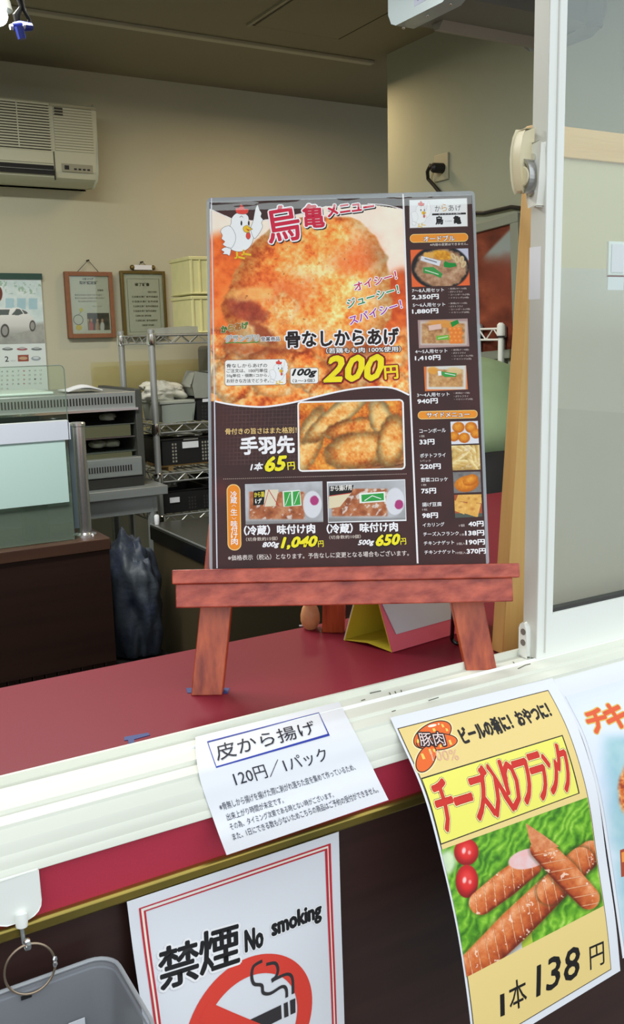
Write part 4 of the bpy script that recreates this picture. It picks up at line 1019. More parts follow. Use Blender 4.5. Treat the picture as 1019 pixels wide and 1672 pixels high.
# sheet 2: no smoking
nL = [(.2100, .6790, -.4500), (.2100, .6700, -.4950), (.2100, .6555, -.5467), (.2100, .645, -.62), (.2100, .640, -.745)]
nR = [(.4150, .6798, -.4508), (.4152, .6790, -.5408), (.4155, .6780, -.60), (.4155, .6770, -.66), (.4155, .6760, -.745)]
n_sh = interp_path(nL, nR)
tn = paper_sign('no_smoking_sign', n_sh, 'white no smoking sign with red double border below the brass strip', 'sign')
p = Print(n_sh); p.Z = (200, 1350, 2.754)
ca = p.uv([(78, 368)])[0]; cb_ = p.uv([(930, 78)])[0]; u0 = ca[0]; u1 = cb_[0]; v0 = (ca[1]+cb_[1])/2
for d, w, c in ((0, .0017, (196, 44, 56)), (.0037, .0017, (196, 44, 56))):
    p.stroke_uv([(u0+d, n_sh.h-.008-d), (u0+d, v0+d), (u1-d, v0+d), (u1-d, n_sh.h-.008-d)], w, c, 2, closed=True)
p.stroke_uv([(u0+.00185, n_sh.h-.0098), (u0+.00185, v0+.00185), (u1-.00185, v0+.00185), (u1-.00185, n_sh.h-.0098)], .0020, (242, 236, 220), 1.5, closed=True)
p.text('禁', 170, 738, 345, 680, 190, (26, 26, 28), 4, .01, 0, fat=.75, outl=((2.0, (240, 240, 240)),))
p.text('煙', 350, 668, 524, 610, 190, (26, 26, 28), 4, .01, 0, fat=.75, outl=((2.0, (240, 240, 240)),))
p.text('No', 553, 562, 630, 536, 96, (26, 26, 28), 4, .03, 0, fat=.5, outl=((1.0, (240, 240, 240)),))
p.text('smoking', 675, 512, 892, 424, 98, (26, 26, 28), 4, .03, 0, fat=.5, outl=((1.0, (240, 240, 240)),))
top_ = p.uv([(684, 528)])[0]; rt = p.uv([(848, 690)])[0]
cxu = p.uv([(566, 800)])[0][0]; R = rt[0]-cxu; cyv = top_[1]+R*1.02
RG = (222, 66, 52)
p.stroke_uv([(cxu+(R-.0085)*math.cos(a), cyv+(R-.0085)*math.sin(a)) for a in np.linspace(0, 2*PI, 72)[:-1]], .017, RG, 2, closed=True)
a_ = math.radians(222); p.stroke_uv([(cxu+(R-.009)*math.cos(a_), cyv+(R-.009)*math.sin(a_)), (cxu-(R-.009)*math.cos(a_), cyv-(R-.009)*math.sin(a_))], .017, RG, 3)
GY = (52, 48, 50)
p.poly([(520, 892), (712, 800), (715, 862), (640, 900), (520, 960)], GY, 2.4); p.poly([(724, 794), (742, 786), (746, 850), (727, 858)], GY, 2.4); p.poly([(752, 780), (776, 770), (777, 834), (755, 844)], GY, 2.4)
p.stroke([(628, 602), (590, 625), (580, 665), (590, 705), (625, 712), (632, 745), (665, 748), (715, 718), (735, 728), (738, 766)], 3.0, GY, 2.4, smooth=True)
p.stroke([(645, 618), (685, 612), (698, 640), (690, 672), (672, 690), (735, 662), (762, 678), (766, 750)], 3.0, GY, 2.4, smooth=True)
PRINTS.append((p, 'printed_lettering', tn, PS))
# sheet 3: cheese sausage poster
sL = [(.4830, .6925, -.3590), (.4830, .6749, -.3774), (.4830, .6416, -.4117), (.4830, .6188, -.4559), (.4830, .5921, -.5207), (.4830, .5744, -.5895), (.4830, .566, -.640)]
sR = [(.6925, .6905, -.3625), (.6930, .6745, -.3790), (.6930, .6519, -.4062), (.6930, .6245, -.4631), (.6930, .6093, -.5311), (.6930, .5944, -.5922), (.6930, .5855, -.6464)]
s_sh = interp_path(sL, sR)
ts = paper_sign('sausage_poster', s_sh, 'yellow sausage poster with red heading and price 138 hanging from the sill', 'poster')
p = Print(s_sh); p.Z = (0, 0, 1.0)
tl = p.uv([(650, 1192)])[0]; tr = p.uv([(889.5, 1125.5)])[0]; br = p.uv([(1001.5, 1580.5)])[0]
m0, m1, v0, v1 = tl[0], tr[0], (tl[1]+tr[1])/2, br[1]
m1 = (tr[0]+br[0])/2
p.poly_uv([(m0, v0), (m1, v0), (m1, v1), (m0, v1)], (60, 54, 44), 1)
e = .0009; p.poly_uv([(m0+e, v0+e), (m1-e, v0+e), (m1-e, v1-e), (m0+e, v1-e)], (232, 206, 132), 1.5)
p.Z = (630, 1100, 2.6195)
p.poly([(150, 447), (755, 262), (828, 512), (232, 733)], (40, 36, 30), 2); p.poly([(155, 452), (752, 268), (822, 510), (236, 726)], (236, 230, 104), 2.5)
p.text('ビールの肴に！おやつに！', 338, 304, 712, 184, 78, (26, 20, 20), 3, .03, 0, fat=.35)
by = p.uv([(155, 452), (752, 268), (822, 510), (236, 726)]); bu0 = (by[0][0]+by[3][0])/2; bu1 = (by[1][0]+by[2][0])/2; bv0 = (by[0][1]+by[1][1])/2; bv1 = (by[2][1]+by[3][1])/2
for ch, fa, fb, va, vb in (('チ', .03, .135, .10, .88), ('ー', .15, .262, .44, .54), ('ズ', .265, .40, .08, .88), ('入', .385, .515, .08, .92), ('り', .50, .59, .08, .90), ('フ', .592, .69, .16, .88), ('ラ', .70, .80, .12, .90), ('ン', .806, .895, .18, .86), ('ク', .895, .985, .08, .90)):
    k = want(ch); A_ = np.array([bu0+(bu1-bu0)*fa, bv0+(bv1-bv0)*vb]); B_ = np.array([bu0+(bu1-bu0)*fb, A_[1]])
    p.items.append(('T', k, A_, B_, (bv1-bv0)*(vb-va), s2l((206, 44, 32)), 4, [(.0012, s2l((36, 22, 18))), (.0008, s2l((244, 238, 170)))], .0013, None))
# pork mark: three rounded sausages
p.Z = (640, 1160, 8.49); OR = (232, 104, 34); DK = (40, 20, 14)
for cx, cy, rx, ry, a in ((560, 340, 290, 165, -28), (620, 440, 290, 120, -4), (470, 670, 210, 125, -62)):
    p.ell(cx, cy, rx+18, ry+18, (240, 226, 170), 1.9, a); 
for i, (cx, cy, rx, ry, a) in enumerate(((560, 340, 290, 165, -28), (620, 440, 290, 120, -4), (470, 670, 210, 125, -62))):
    p.ell(cx, cy, rx, ry, DK, 2.2+i*.5, a, 40); p.ell(cx, cy, rx-14, ry-14, OR, 2.4+i*.5, a, 40)
for P in ([(555, 255), (590, 250), (605, 290), (570, 298)], [(675, 190), (705, 195), (725, 235), (695, 240)], [(735, 250), (765, 255), (780, 290), (750, 295)], [(778, 418), (806, 410), (832, 475), (802, 482)], [(345, 400), (380, 410), (370, 455), (340, 452)], [(395, 605), (428, 600), (462, 675), (425, 682)], [(502, 540), (530, 535), (556, 605), (528, 612)], [(562, 530), (600, 545), (598, 590), (568, 570)], [(655, 480), (682, 478), (690, 510), (662, 522)]): p.poly(P, (240, 206, 96), 4)
p.ell(555, 215, 62, 18, (252, 236, 214), 4, -12, 16); p.ell(643, 192, 12, 12, (252, 236, 214), 4)
p.text('豚肉', 400, 500, 750, 490, 190, (240, 214, 210), 4.8, .0, 0, outl=((1.5, DK),))
p.text('100%', 560, 706, 935, 690, 150, (226, 176, 150), 4.6, -.01)
def saus_paint(x, y):
    ang = x*.5+y*.3; f = fbm(x*1.0, y, 26, 3, 5); rib = np.abs(np.sin((x+.6*y)/15+6*fbm(x, y, 60, 5)))
    rib = np.abs(np.mod((x*.9+y*.35)/13+3.2*fbm(x, y, 45, 5), 1)-.5)*2; img = lerp3(((0, (26, 74, 8)), (.35, (70, 134, 22)), (.7, (128, 190, 46)), (1, (200, 230, 120))), -.02+.75*f+.36*rib+.25*(fbm(x, y, 7, 15)-.5))
    m, u, v = el(x, y, 845, 1530, 30, 95, 35, .06); 
    wm = inpoly(x, y, [(800, 1568), (858, 1505), (852, 1556), (818, 1590), (800, 1590)]); img = mixc(img, wm, (214, 210, 208))
    wm = inpoly(x, y, [(850, 1505), (864, 1500), (870, 1540), (852, 1556)]); img = mixc(img, wm, (176, 196, 60))
    m, u, v = el(x, y, 730, 1408, 14, 20, 10, .4); img = mixc(img, m*.8, (226, 236, 214))
    for cx, cy, rx, ry, s in ((761, 1391, 20, 22, 1), (762, 1439, 18.5, 27, 2)):
        m, u, v = el(x, y, cx, cy, rx, ry, 0, .05); c = lerp3(((0, (130, 10, 12)), (.6, (214, 36, 34)), (1, (240, 90, 80))), .75-.5*sst(.3, 1, np.hypot(u, v))-.2*v); img = mixc(img, m, c)
        m, u, v = el(x, y, cx-4, cy-2, 3, 5, 10, .5); img = mixc(img, m*.8, (255, 230, 226)); m, u, v = el(x, y, cx+5, cy+1, 2.4, 3.4, 0, .5); img = mixc(img, m*.6, (255, 220, 216))
    def sausage(img, a, b, r, s, tip=None):
        a = np.array(a, float); b = np.array(b, float); d = b-a; L = np.hypot(*d); d /= L
        t = ((x-a[0])*d[0]+(y-a[1])*d[1]); w = (-(x-a[0])*d[1]+(y-a[1])*d[0]); tc = np.clip(t, 0, L); e = np.hypot(t-tc, w)/(r*(1-.10*np.abs(tc/L-.5)*2))
        bend = 0; m = 1-sst(.95, 1.05, e); q = (w/r)
        base = lerp3(((0, (110, 36, 12)), (.35, (176, 74, 30)), (.65, (212, 112, 54)), (1, (242, 170, 120))), .62-.42*q*(1 if abs(d[0]) > .5 else -1)-.35*sst(.6, 1.0, np.abs(q))+(fbm(x, y, 9, s)-.5)*.55)
        k = np.abs(np.mod(t/19+w/30, 1)-.5); cut = (k < .045)*sst(.95, .6, np.abs(q)); base = mixc(base, cut*.75, (236, 184, 140))
        dk = ((k >= .045) & (k < .09))*.35; base = mixc(base, dk, (150, 56, 22))
        sp = sst(.74, .79, fbm(x, y, 7, s+40, 3)); base = mixc(base, sp*.8, (252, 226, 204)); sh = (1-sst(1.0, 1.35, e))*(1-m); img = mixc(img, sh*.35, (30, 40, 8))
        return mixc(img, m, base)
    img = sausage(img, (942, 1412), (965, 1392), 22, 1)                       # far end behind
    img = sausage(img, (776, 1574), (905, 1448), 27, 2)
    img = sausage(img, (898, 1455), (948, 1405), 24, 5)
    img = sausage(img, (785, 1474), (865, 1412), 22, 3)
    m, u, v = el(x, y, 862, 1402, 33, 16, -14, .06); img = mixc(img, m, lerp3(((0, (236, 176, 170)), (1, (226, 206, 206))), fbm(x, y, 9, 4)))
    img = sausage(img, (884, 1386), (960, 1466), 21, 4)
    wm = inpoly(x, y, [(858, 1344), (888, 1364), (912, 1382), (872, 1392), (864, 1370)]); img = mixc(img, wm, lerp3(((0, (196, 100, 50)), (1, (236, 170, 120))), fbm(x, y, 6, 8)))
    return img/255
p.Z = (0, 0, 1.0)
pa = p.uv([(722, 1388)])[0]; pc = p.uv([(985, 1478)])[0]; pb = p.uv([(759.5, 1597)])[0]; pt = p.uv([(950, 1304)])[0]
ul, ur, vt, vb = (pa[0]+pb[0])/2, m1-.0015, (pa[1]+pt[1])/2, (pb[1]+pc[1])/2
p.picture([(ul, vt), (ur, vt), (ur, vb), (ul, vb)], 300, 260, saus_paint, 2)
p.Z = (690, 1340, 3.097)
p.text('1', 392, 991, 414, 982, 112, (20, 16, 16), 3, .0, 0); p.text('本', 442, 970, 528, 925, 150, (20, 16, 16), 3, .01)
for ch, a, b_, c, d, h in (('1', 575, 888, 606, 872, 150), ('3', 625, 862, 698, 832, 160), ('8', 715, 818, 795, 785, 160)): p.text(ch, a, b_, c, d, h, (20, 16, 16), 3, .02, .12, fat=.35)
p.text('円', 846, 755, 918, 722, 118, (20, 16, 16), 3, .005)
PRINTS.append((p, 'printed_picture', ts, PS))
# sheet 4: chicken poster, mostly cut by the frame
rL = [clear_of_sill(onx(x, y, .6965)) for x, y in ((904, 1110), (915.7, 1132), (926.4, 1155.3), (937, 1175), (950, 1200), (975, 1290), (990, 1380), (1005, 1480), (1017, 1565))]
rR = [(a+.21, b_, c) for a, b_, c in rL]
r_sh = interp_path(rL, rR)
tr_ = paper_sign('chicken_poster', r_sh, 'pale blue and white poster with orange lettering at the far right of the sill', 'poster')
p = Print(r_sh)
def rp(x, y):
    img = np.tile(np.array([222., 228, 240]), (len(x), 1)); n = fbm(x, y, 40, 3)
    m = sst(966, 1004, x-(y-1200)*.09+14*(n-.5))*sst(1190, 1215, y)*(1-sst(1540, 1560, y)); c = lerp3(((0, (96, 160, 190)), (.5, (150, 196, 200)), (1, (206, 226, 226))), fbm(x, y, 50, 7)); img = mixc(img, m*.8, c)
    m, u, v = el(x, y, 1030, 1285, 20, 48, 5, .2, (n-.5)*.3); img = mixc(img, m, crust(x, y, 12, 5, -.1)); return img/255
p.picture([(.004, .02), (.206, .02), (.206, r_sh.h-.004), (.004, r_sh.h-.004)], 200, 280, rp, 1)
p.Z = (820, 960, 5.12)
p.text('チ', 752, 1222, 905, 1180, 200, (226, 92, 50), 3, .03, 0, outl=((1.2, (226, 190, 90)),), fat=.8)
p.text('キ', 905, 1190, 1060, 1150, 220, (226, 92, 50), 3, .03, 0, outl=((1.2, (226, 190, 90)),), fat=.8)
p.text('ン', 1100, 1120, 1250, 1080, 190, (226, 92, 50), 3, .03, 0, outl=((1.2, (226, 190, 90)),), fat=.8)
p.Z = (0, 0, 1.0); p.poly([(1012, 1388), (1060, 1370), (1062, 1420), (1014, 1432)], (170, 70, 40), 2.5); p.poly([(1014, 1392), (1060, 1376), (1061, 1398), (1015, 1408)], (244, 150, 60), 3)
PRINTS.append((p, 'printed_picture', tr_, PS))
PRINTS.append((ps, 'printed_lettering', stk, PS))
# plates of clear tape holding the sheets
tp = glass_mat('clear_tape', (250, 250, 248), .25, .8, ((236, 236, 228), .12))
def clear_tape(sh, u0, v0, u1, v1, parent):
    b = MB(); b.sheet(lambda a, c: sh.S(u0+(u1-u0)*a, v0+(v1-v0)*c, .0012), 4, 4, .0001); b.build('clear_tape', tp, parent)

# ================================================================== HOOK, RING AND CLEAR BOX
YP = .6710
pL, pR = ony(-16, 1470, YP), ony(68, 1470, YP); zt_ = -.3945; zb_ = ony(40, 1503, YP)[2]
hk = thing('hook_plate', (.11, YP, zb_), 'white plastic hook plate hanging from the window track at far left', 'hook')
poly = [(pL[0], zt_), (pL[0], zb_+.012), (pL[0]+.0012, zb_+.0065), (pL[0]+.0042, zb_+.0025), (pL[0]+.010, zb_), (pR[0]-.011, zb_), (pR[0]-.0065, zb_+.0014), (pR[0]-.0030, zb_+.0042), (pR[0]-.0008, zb_+.0080), (pR[0], zb_+.013), (pR[0]-.0008, zt_)]
MB().prism(poly, lambda a, c, t: (a, t, c), YP, YP+.0028).build('plate', M['white_frame'], hk, bevel=.0008)
h0 = ony(35, 1492, YP-.001); h1 = ony(35.5, 1513, YP-.002); h2 = ony(39, 1540, YP-.003)
MB().tube([h0+np.array([0, .002, .001]), h0, (h0+h1)/2, h1], [.002, .0046, .0048, .0044], 16).build('hook_cap', M['white_frame'], hk, bevel=.0005)
MB().tube([h1, h2, h2+np.array([.001, -.004, -.003]), h2+np.array([.002, -.008, .0]), h2+np.array([.002, -.009, .004])], .0016, 10).build('hook_pin', M['steel'], hk)
# ring
rc = ony(49, 1582, YP-.006); ru = unit([1, -.10, 0]); R = .0198
rg = thing('binder_ring', rc, 'thin metal ring with crimped joint hanging from the white hook', 'ring')
MB().tube([rc+ru*R*.95*math.cos(a)+np.array([0, 0, R*1.06*math.sin(a)]) for a in np.linspace(0, 2*PI, 49)[:-1]], .00095, 10, closed=True).build('wire_loop', mat('brass_wire', (170, 152, 130), .3, metal=.9), rg)
a = math.radians(2); q = rc+ru*R*.95*math.cos(a)+np.array([0, 0, R*1.06*math.sin(a)])
MB().tube([q+np.array([.0004, 0, .0045]), q+np.array([0, 0, .002]), q, q-np.array([0, 0, .002]), q-np.array([.0004, 0, .0045])], [.0014, .0022, .0015, .0022, .0014], 12).build('crimp', M['chrome'], rg)
q = rc+np.array([0, 0, R*1.06]); MB().ball(q+np.array([-.0004, -.001, .003]), .0028, 8).ball(q+np.array([0, -.001, -.0015]), .0026, 8).build('clasp', M['chrome'], rg)
# clear box
YB = .672; rz = ony(100, 1583, YB)[2]; xr = ony(181, 1570, YB)[0]+.002; xl = xr-.190; dp_ = .11; hh = .085
pl_m = glass_mat('clear_plastic', (200, 202, 206), .25, .9, ((190, 194, 200), .36))
bx = thing('clear_box', ((xl+xr)/2, YB-dp_/2, rz-hh), 'clear plastic box hanging by the metal ring at bottom left', 'box')
def ring_(inset, z, n=6):
    r = .020; P = rrect(xl+inset, YB-dp_+inset, xr-inset, YB-inset, r-inset*.5, n); return [(a, c, z) for a, c in P]
b = MB(); secs = [(.0, rz), (.0, rz-.0015), (.004, rz-.002), (.005, rz-.006), (.012, rz-hh), ]
rings = [ring_(i, z) for i, z in secs]; n = len(rings[0]); vs = [v for r in rings for v in r]; fs = []
for i in range(len(rings)-1):
    for k in range(n): fs.append((i*n+k, i*n+(k+1) % n, (i+1)*n+(k+1) % n, (i+1)*n+k))
fs.append(tuple((len(rings)-1)*n+k for k in range(n))); b.add(vs, fs); b.build('body', pl_m, bx)
rm = [np.array(v) for v in ring_(.0012, rz)]
MB().tube(rm, .0017, 8, closed=True).build('rim', glass_mat('clear_plastic_rim', (200, 204, 206), .2, 1.0, ((206, 210, 212), .55)), bx)
rm = [np.array(v) for v in ring_(.0035, rz-.0055)]
MB().tube(rm, .0009, 6, closed=True).build('inner_rim', MATS['clear_plastic_rim'], bx)
q = ony(45, 1626, YB-.006); MB().box(q[0]-.005, q[1]-.0006, q[2]-.0018, q[0]+.003, q[1], q[2]+.0012).build('slot', M['black'], bx)
q = ony(128, 1668, YB-.010); MB().box(q[0]-.008, q[1]-.001, q[2]-.028, q[0]+.005, q[1]-.0004, q[2]+.002).build('white_label', M['paper'], bx)

# ================================================================== BACK OF THE SHOP
# air conditioner on the back wall
wm = mat('ac_ivory', (196, 196, 172), .5); wd = mat('ac_dark', (62, 60, 50), .7)
ac = thing('air_conditioner', (.75, 3.55, .55), 'old ivory wall air conditioner with ribbed grille on the back wall', 'air conditioner')
x0, x1, ya, yb, z0, z1 = .30, 1.140, 3.45, 3.63, .565, .840
MB().prism([(ya+.02, z1), (yb, z1), (yb, z0+.01), (ya+.06, z0), (ya+.015, z0+.02), (ya, z0+.05), (ya, z1-.015)], lambda a, c, t: (t, a, c), x0, x1).build('casing', wm, ac, bevel=.006)
gx = .985
MB().box(x0+.02, ya-.0015, .672, gx-.012, ya, .828).build('grille_back', wd, ac)
for k in range(17):
    z = .675+k*.0092; MB().box(x0+.02, ya-.006, z, gx-.01, ya-.0015, z+.0052).build('grille_slat', wm, ac)
for k in range(17):
    z = .675+k*.0092; MB().box(gx+.004, ya-.003, z, x1-.012, ya-.0002, z+.0062).build('side_slat', wm, ac)
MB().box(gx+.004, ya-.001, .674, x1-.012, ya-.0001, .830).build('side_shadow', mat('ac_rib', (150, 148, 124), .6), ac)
for k in range(3): MB().box(gx+.008, ya-.0045, .792+k*.010, gx+.038, ya-.0028, .798+k*.010).build('vent_hole', wd, ac)
for xx in (.72, .86): MB().box(xx, ya-.0068, .674, xx+.004, ya-.0058, .828).build('grille_rib', wm, ac)
MB().box(x0+.02, ya-.004, .628, gx-.006, ya+.02, .668).build('front_band', wm, ac, bevel=.002)
MB().box(x0+.02, ya-.0015, .592, gx-.006, ya+.03, .622).build('air_outlet', mat('outlet_black', (16, 15, 14), .7), ac)
MB().box(x0+.02, ya-.006, .604, gx-.008, ya, .607).build('louvre', M['chrome'], ac)
MB().box(gx-.004, ya-.002, .575, gx-.001, ya+.01, .67).build('seam', wd, ac)
cp2 = MB().box(gx+.022, ya-.0015, .605, x1-.02, ya, .632).build('control_panel', mat('panel_grey', (150, 148, 128), .5), ac)
MB().box(gx+.032, ya-.0025, .612, gx+.048, ya-.0012, .626).build('display', M['black'], cp2)
for k in range(4): MB().box(gx+.066+k*.016, ya-.0022, .612, gx+.076+k*.016, ya-.0012, .618).build('key', M['dark'], cp2)

# two framed papers
def framed(name, q, label, wood, y, inner, cord_top):
    (ax, az), (bx_, bz), (cx, cz), (dx, dz) = q   # TL TR BR BL
    f = thing(name, ((ax+bx_)/2, y, min(cz, dz)), label, 'picture frame', 'framed papers on the back wall')
    x0, x1, z1, z0 = (ax+dx)/2, (bx_+cx)/2, (az+bz)/2, (cz+dz)/2; w = .016 if inner == 1 else .011
    for X0, Z0, X1, Z1 in ((x0, z0, x0+w, z1), (x1-w, z0, x1, z1), (x0+w, z1-w, x1-w, z1), (x0+w, z0, x1-w, z0+w)): MB().box(X0, y-.010, Z0, X1, y+.014, Z1).build('frame_bar', wood, f, bevel=.001)
    MB().box(x0+w-.001, y-.002, z0+w-.001, x1-w+.001, y+.002, z1-w+.001).build('certificate', mat('cert', (206, 208, 200), .6), f)
    t = np.array(cord_top, float); xm = x1-x0
    MB().tube([(x0+xm*.28, y, z1), t, (x1-xm*.28, y, z1)], .0012, 6).build('cord', M['dark'], f)
    MB().tube([t+np.array([0, -.006, 0]), t+np.array([0, .019, 0])], .003, 8).build('nail', M['dark'], f)
    sh = Sheet(lambda u, v: np.stack([x0+w+u, np.full(np.shape(u), y-.0022), z1-w-v], -1), x1-x0-2*w, z1-z0-2*w)
    MB().box(x0+w, y-.0065, z0+w, x1-w, y-.0055, z1-w).build('glass', glass_mat('frame_glass', (240, 242, 238), .02, 1.0), f)
    return f, sh
f1, s1 = framed('framed_certificate', [(1.036, .267), (1.223, .274), (1.219, .023), (1.034, .020)], 'orange-brown wooden frame holding a certificate with a small group photo', mat('frame_orange', (126, 80, 52), .5, noise=((60, 60, 60), .3, (144, 94, 64))), 3.612, 1, (1.131, 3.608, .313))
p = Print(s1); W1, H1 = s1.w, s1.h; TX = (70, 68, 60)
uvtext(p, '公認 から揚', W1*.34, H1*.07, W1*.62, H1*.04, TX, 3, .02); uvtext(p, '取材認定証', W1*.26, H1*.145, W1*.72, H1*.06, TX, 3, .03)
uvtext(p, '烏亀殿', W1*.7, H1*.26, W1*.86, H1*.035, TX)
for k, (a, b_) in enumerate(((.12, .82), (.12, .88), (.2, .66))): uvtext(p, '貴店は当協会の認定を受けた店で', W1*a, H1*(.34+k*.055), W1*b_, H1*.03, (100, 98, 90))
uvtext(p, '平成二十八年', W1*.55, H1*.535, W1*.8, H1*.022, (130, 128, 120))
p.stroke_uv([(W1*(.17+.12*math.cos(a)), H1*(.755+.085*math.sin(a))) for a in np.linspace(0, 2*PI, 24)], .0022, (80, 80, 70), 3)
p.poly_uv([(W1*(.17+.08*math.cos(a)), H1*(.89+.05*math.sin(a))) for a in np.linspace(0, 2*PI, 17)[:-1]], (216, 190, 60), 2)
p.poly_uv([(W1*(.26+.05*math.cos(a)), H1*(.585+.035*math.sin(a))) for a in np.linspace(0, 2*PI, 13)[:-1]], (206, 196, 60), 2)
p.stroke_uv([(W1*.17, H1*.67), (W1*.22, H1*.64), (W1*.25, H1*.62)], .0012, (80, 80, 70), 3)
def grp(x, y):
    img = lerp3(((0, (30, 26, 24)), (1, (100, 86, 74))), fbm(x, y, 6, 3)); 
    for k, (cx, c) in enumerate(((149, (190, 80, 76)), (159, (170, 140, 110)), (167, (206, 206, 210)), (144, (150, 110, 90)))):
        m, u, v = el(x, y, cx, 534, 3.6, 9, 0, .2); img = mixc(img, m, c); m, u, v = el(x, y, cx, 523, 2, 2.6, 0, .3); img = mixc(img, m, (190, 150, 120))
    return img/255
p.picture([(W1*.40, H1*.64), (W1*.97, H1*.64), (W1*.97, H1*.94), (W1*.40, H1*.94)], 60, 44, grp, 2)
PRINTS.append((p, 'printed_lettering', f1, PS))
f2, s2 = framed('framed_notice', [(1.255, .274), (1.438, .279), (1.440, .020), (1.256, .016)], 'thin brass-coloured frame holding a printed notice above the wire rack', mat('frame_brass', (118, 100, 54), .35, metal=.6), 3.612, 2, (1.348, 3.608, .311))
p = Print(s2); W2, H2 = s2.w, s2.h
p.stroke_uv([(W2*.09, H2*.08), (W2*.91, H2*.08), (W2*.91, H2*.95), (W2*.09, H2*.95)], .0012, (110, 108, 96), 2, closed=True)
uvtext(p, '修了証書', W2*.28, H2*.2, W2*.66, H2*.055, TX, 3, .02)
for k, (a, b_) in enumerate(((.6, .84), (.18, .86), (.18, .86), (.2, .86), (.2, .8), (.25, .66), (.25, .82), (.4, .72))): uvtext(p, '食品衛生責任者養成講習会'[:12-(k % 3)], W2*a, H2*(.31+k*.078), W2*b_, H2*.032, (96, 94, 86), 3, .01)
PRINTS.append((p, 'printed_lettering', f2, PS))
pq = MB().box(1.312, 3.604, .281, 1.386, 3.616, .299).build('name_plate', M['paper'], f2)
for xx in (1.306, 1.392): MB().ball((xx, 3.61, .290), .010, 8).build('corner_knob', MATS['frame_brass'], f2)

# wall calendar
cal = thing('wall_calendar', (.86, 3.615, -.19), 'wall calendar with a silver car picture and the number 2', 'calendar')
csh = Sheet(lambda u, v: np.stack([.48+u-.004*v/.45, np.full(np.shape(u), 3.617), .258-v], -1), .468, .448)
MB().sheet(lambda a, c: csh.S(a*csh.w, c*csh.h), 4, 4, .001).build('paper', mat('calendar_paper', (216, 226, 224), .6), cal)
MB().box(.478, 3.612, .240, .952, 3.618, .262).build('top_bar', mat('calendar_green', (34, 70, 60), .5), cal)
p = Print(csh); p.Z = (0, 420, 4.852)
def carp(x, y):
    img = lerp3(((0, (180, 204, 206)), (.5, (206, 222, 222)), (1, (236, 242, 240))), fbm(x, y, 16, 3)); img = mixc(img, sst(.6, .7, fbm(x, y, 5, 8))*(y < 480)*.6, (120, 160, 130))
    for k in range(3):
        m = inpoly(x, y, [(9+19*k, 487), (23+19*k, 487), (23+19*k, 505), (9+19*k, 505)]); img = mixc(img, m*.7, (150, 190, 206))
    img = mixc(img, sst(531, 540, y+.12*x), lerp3(((0, (140, 142, 138)), (1, (176, 178, 172))), fbm(x, y, 8, 4)))
    body = inpoly(x, y, [(-60, 515), (-20, 504), (17, 503), (30, 502), (44, 508), (50, 516), (56, 520), (58, 530), (54, 538), (40, 541), (20, 546), (-10, 552), (-60, 552)]); c = lerp3(((0, (236, 238, 236)), (.6, (206, 208, 204)), (1, (150, 152, 148))), (y-503)/48); img = mixc(img, body, c)
    for P in ([(-30, 514), (-8, 505), (16, 505), (14, 514), (-20, 516)], [(19, 514), (27, 504), (33, 505), (38, 512), (30, 515)], [(35, 505), (44, 509), (46, 512), (40, 513)]): img = mixc(img, inpoly(x, y, P), (90, 100, 98))
    for cx, cy, rx, ry in ((8, 540, 7, 11), (53, 532, 5, 9)):
        m, u, v = el(x, y, cx, cy, rx, ry, 0, .1); img = mixc(img, m, (70, 68, 66)); m, u, v = el(x, y, cx, cy, rx*.7, ry*.72, 0, .1); img = mixc(img, m, (150, 150, 146))
    m, u, v = el(x, y, -2, 480, 6, 12, 0, .1); img = mixc(img, m, (110, 60, 50))
    return img/255
p.picture([(.01, .022), (csh.w-.001, .022), (csh.w-.001, .253), (.01, .253)], 300, 150, carp, 1)
for k, c in enumerate(((110, 114, 114), (160, 90, 96), (110, 120, 122))):
    p.ell(60+115*k, 728, 44, 11, c, 2, 0, 16); p.ell(60+115*k, 720, 26, 9, (170, 176, 176), 2.5, 0, 12)
p.poly([(140, 775), (226, 772), (228, 824), (142, 827)], (150, 80, 66), 2); p.ell(184, 800, 34, 13, (190, 160, 130), 2.5); p.ell(285, 802, 38, 18, (150, 164, 172), 2); p.ell(285, 797, 24, 9, (206, 214, 216), 2.5)
p.text('2', 40, 828, 70, 827, 42, (40, 44, 46), 2, .02); p.text('2016', 85, 826, 122, 825, 10, (150, 160, 160), 2)
nn = 1
for r_ in range(5):
    for c_ in range(-3, 7):
        xx = 58+c_*44; yy = 920+r_*34-(c_*1.5)
        if r_ == 4 and c_ > 1: continue
        if r_ < 4 or c_ <= 0: p.text(str(nn % 29+1), xx-7, yy-8, xx+8, yy-9, 13, (196, 70, 80) if c_ == 3 else (110, 118, 122), 2, .01)
        nn += 1
p.stroke([(-60, 1073), (340, 1055)], 3.0, (50, 84, 80), 2)
PRINTS.append((p, 'printed_picture', cal, PS))

